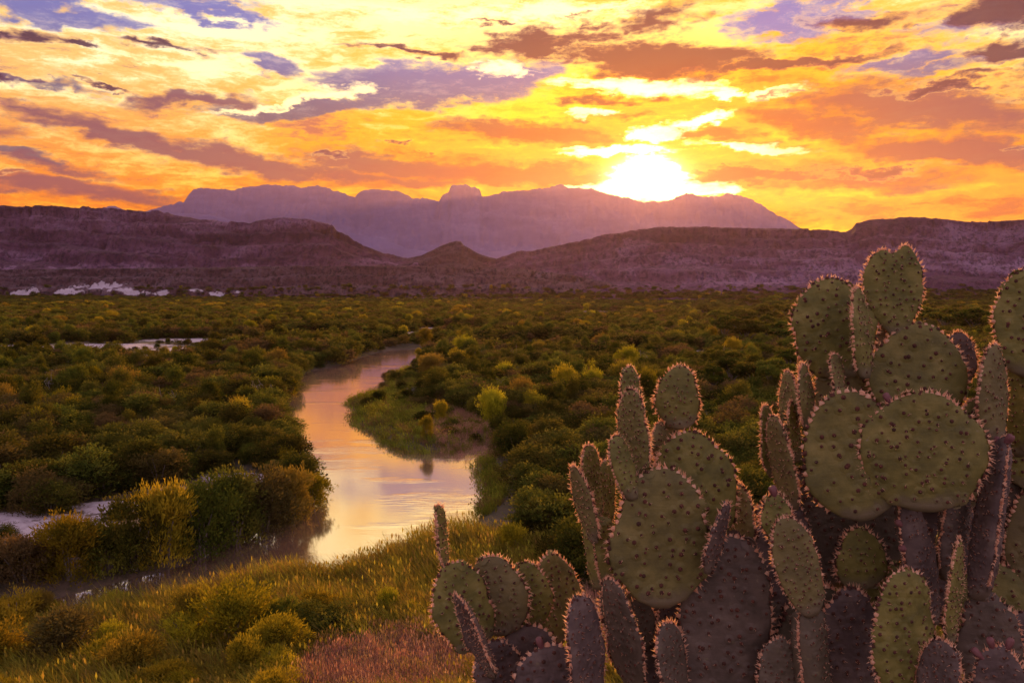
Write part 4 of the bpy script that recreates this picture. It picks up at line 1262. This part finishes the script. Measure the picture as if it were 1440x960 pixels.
A = plant(745, 1100, 2.05, "low spreading prickly pear clump left of the others, with one upright finger pad")
pad(A, (633, 790), (672, 913), 82, 84, 2.02, 'round')
pad(A, (616, 711), (626, 800), 18, 40, 2.03, 'long', 1, label="thin finger-like pad seen edge-on")
pad(A, (690, 781), (704, 893), 84, 86, 2.07, 'round', -1)
pad(A, (742, 790), (728, 893), 72, 74, 2.11, 'round')
pad(A, (772, 778), (786, 905), 74, 84, 2.16, 'round', 1)
pad(A, (652, 830), (694, 950), 28, 62, 1.93, 'long', -1, bend=.5, label="curved pad with rows of red spots, seen half edge-on")
pad(A, (756, 880), (722, 1000), 110, 112, 2.08, 'round')
pad(A, (690, 900), (720, 1030), 80, 84, 2.02, 'round')
pad(A, (784, 906), (768, 1020), 110, 112, 1.86, 'round', buds=((.5, .97),))
pad(A, (768, 990), (745, 1120), 100, 104, 1.95, 'round')
pad(A, (722, 985), (742, 1115), 96, 100, 2.04, 'round')

Bp = plant(930, 1100, 2.05, "middle prickly pear clump with two small round pads on top")
pad(Bp, (930, 656), (930, 853), 136, 140, 1.90, 'round', buds=(), bend=.1)
pad(Bp, (966, 606), (985, 772), 122, 126, 2.02, 'round')
pad(Bp, (956, 514), (957, 604), 60, 61, 2.06, 'round', label="small round pad crowning the clump, rimmed with bright spines")
pad(Bp, (884, 515), (889, 592), 34, 38, 2.02, 'long')
pad(Bp, (888, 547), (900, 676), 47, 56, 1.95, 'long', -1)
pad(Bp, (864, 613), (890, 702), 36, 44, 1.89, 'long', 1, T=.028)
pad(Bp, (930, 592), (940, 650), 50, 56, 2.08, 'round')
pad(Bp, (826, 626), (838, 735), 30, 56, 2.00, 'long', 1)
pad(Bp, (807, 655), (836, 762), 30, 54, 1.95, 'long', -1)
pad(Bp, (852, 646), (846, 752), 40, 56, 2.06, 'long', 1)
pad(Bp, (838, 725), (856, 822), 26, 50, 1.99, 'stem', 1)
pad(Bp, (1037, 677), (1038, 775), 46, 62, 2.10, 'round', -1)
pad(Bp, (1022, 706), (994, 806), 26, 46, 1.86, 'long', 1, bend=.1, label="narrow purple pad leaning outward")
pad(Bp, (1032, 752), (1010, 1010), 122, 126, 1.93, 'long')
pad(Bp, (814, 838), (835, 1000), 55, 74, 1.83, 'long', 1, label="purple-grey pad turned half away")
pad(Bp, (858, 812), (893, 970), 52, 80, 1.90, 'long', -1)
pad(Bp, (900, 838), (906, 910), 44, 48, 2.02, 'round')
pad(Bp, (934, 876), (958, 985), 46, 70, 1.86, 'long', 1)
pad(Bp, (950, 835), (950, 930), 60, 64, 2.04, 'round')
pad(Bp, (935, 845), (925, 1000), 90, 96, 2.07, 'round')
pad(Bp, (860, 805), (880, 935), 60, 80, 2.05, 'long', 1)
pad(Bp, (990, 765), (1005, 900), 90, 96, 2.07, 'round')
for (a, b_, w, D) in (((905, 965), (915, 1110), 110, 2.02), ((985, 990), (950, 1130), 120, 2.0), ((845, 985), (880, 1120), 100, 1.95), ((1050, 760), (1040, 930), 110, 2.14), ((1060, 900), (1040, 1060), 110, 2.06)):
    pad(Bp, a, b_, w, w + 4, D, 'round')

Cp = plant(1270, 1120, 2.1, "largest prickly pear clump filling the right side, its top pad reaching the mesa")
pad(Cp, (1160, 391), (1190, 532), 110, 112, 2.08, 'round', label="large round pad rimmed with light at upper left")
pad(Cp, (1257, 338), (1263, 474), 72, 74, 2.05, 'heart', notch=True, label="topmost pad with a notched heart-shaped tip")
pad(Cp, (1206, 404), (1217, 532), 30, 70, 1.99, 'long', 1)
pad(Cp, (1232, 443), (1240, 520), 28, 44, 2.12, 'long', -1)
pad(Cp, (1297, 455), (1276, 585), 126, 130, 2.04, 'round')
pad(Cp, (1350, 467), (1347, 545), 46, 50, 2.12, 'round')
pad(Cp, (1173, 497), (1180, 560), 20, 36, 1.96, 'long', 1)
pad(Cp, (1178, 505), (1192, 660), 100, 104, 2.11, 'round')
pad(Cp, (1129, 511), (1136, 604), 26, 50, 1.97, 'long', 1, label="slim pad edge-on with glowing margin")
pad(Cp, (1107, 522), (1108, 610), 34, 50, 2.06, 'long', -1)
pad(Cp, (1075, 570), (1088, 670), 32, 56, 2.08, 'long', 1)
pad(Cp, (1089, 584), (1116, 716), 38, 66, 1.98, 'long', -1)
pad(Cp, (1112, 566), (1121, 650), 22, 46, 2.01, 'long', 1)
pad(Cp, (1183, 549), (1217, 730), 134, 138, 1.90, 'round', bend=.1)
pad(Cp, (1297, 550), (1300, 718), 164, 168, 1.86, 'round', bend=.1, buds=((.6, .92), (.85, .78)), label="broad heart-like pad at the front of the clump")
pad(Cp, (1398, 483), (1400, 622), 44, 72, 1.97, 'long', 1)
pad(Cp, (1446, 378), (1447, 530), 94, 98, 2.0, 'round')
pad(Cp, (1424, 503), (1428, 642), 60, 70, 2.06, 'long', -1)
pad(Cp, (1375, 560), (1370, 690), 60, 70, 2.0, 'long', 1)
pad(Cp, (1272, 698), (1308, 875), 40, 60, 1.93, 'long', 1, T=.05, buds=((.9, .62), (.95, .45), (.8, .8), (.5, .97)), label="thick purple stem pad with pink buds down its edge")
pad(Cp, (1412, 613), (1374, 842), 34, 56, 1.90, 'long', -1, T=.045, buds=((.5, .95), (.8, .85), (.9, .7), (-.4, .97)), label="leaning purple stem pad crusted with buds")
pad(Cp, (1352, 655), (1332, 815), 36, 60, 1.98, 'long', 1, T=.045)
pad(Cp, (1100, 727), (1142, 865), 60, 64, 1.82, 'long', label="pale green pad with dense red spots")
pad(Cp, (1088, 694), (1106, 768), 42, 46, 1.87, 'round', buds=((0, 1.0),))
pad(Cp, (1136, 850), (1148, 1000), 32, 50, 1.85, 'stem', 1, label="pale woody stem under the red-spotted pad")
pad(Cp, (1272, 800), (1264, 985), 80, 100, 1.76, 'long', 1, label="front pad with rows of dark red spots")
pad(Cp, (1349, 757), (1336, 905), 24, 60, 1.80, 'long', 1, label="slender red-tipped pad seen edge-on")
pad(Cp, (1327, 900), (1313, 1010), 58, 66, 1.70, 'long', -1)
pad(Cp, (1404, 907), (1410, 1015), 66, 70, 1.68, 'round', buds=((-.4, .98), (.3, 1.0), (.8, .85)))
pad(Cp, (1197, 825), (1200, 975), 84, 90, 1.98, 'round')
pad(Cp, (1096, 897), (1100, 1000), 56, 60, 1.86, 'round')
pad(Cp, (1208, 742), (1206, 830), 66, 70, 2.02, 'round')
pad(Cp, (1386, 835), (1384, 960), 78, 84, 1.92, 'round')
pad(Cp, (1440, 860), (1436, 1000), 90, 96, 1.98, 'round')
for (a, b_, w, D) in (((1095, 690), (1105, 860), 90, 2.12), ((1150, 650), (1160, 830), 110, 2.16), ((1230, 640), (1230, 800), 110, 2.14), ((1330, 560), (1330, 720), 120, 2.10), ((1420, 650), (1415, 830), 120, 2.12),
                      ((1330, 700), (1335, 880), 120, 2.12), ((1400, 790), (1390, 960), 120, 2.08), ((1250, 790), (1245, 960), 120, 2.10), ((1150, 820), (1160, 990), 110, 2.08), ((1090, 830), (1100, 1010), 100, 2.12),
                      ((1460, 520), (1455, 690), 100, 2.08), ((1470, 680), (1460, 870), 110, 2.06), ((1200, 960), (1220, 1130), 130, 2.0), ((1300, 960), (1290, 1130), 130, 2.0), ((1390, 950), (1370, 1120), 130, 2.0), ((1120, 980), (1180, 1120), 110, 2.0), ((1460, 960), (1440, 1130), 120, 2.0)):
    pad(Cp, a, b_, w, w + 6, D, 'round')
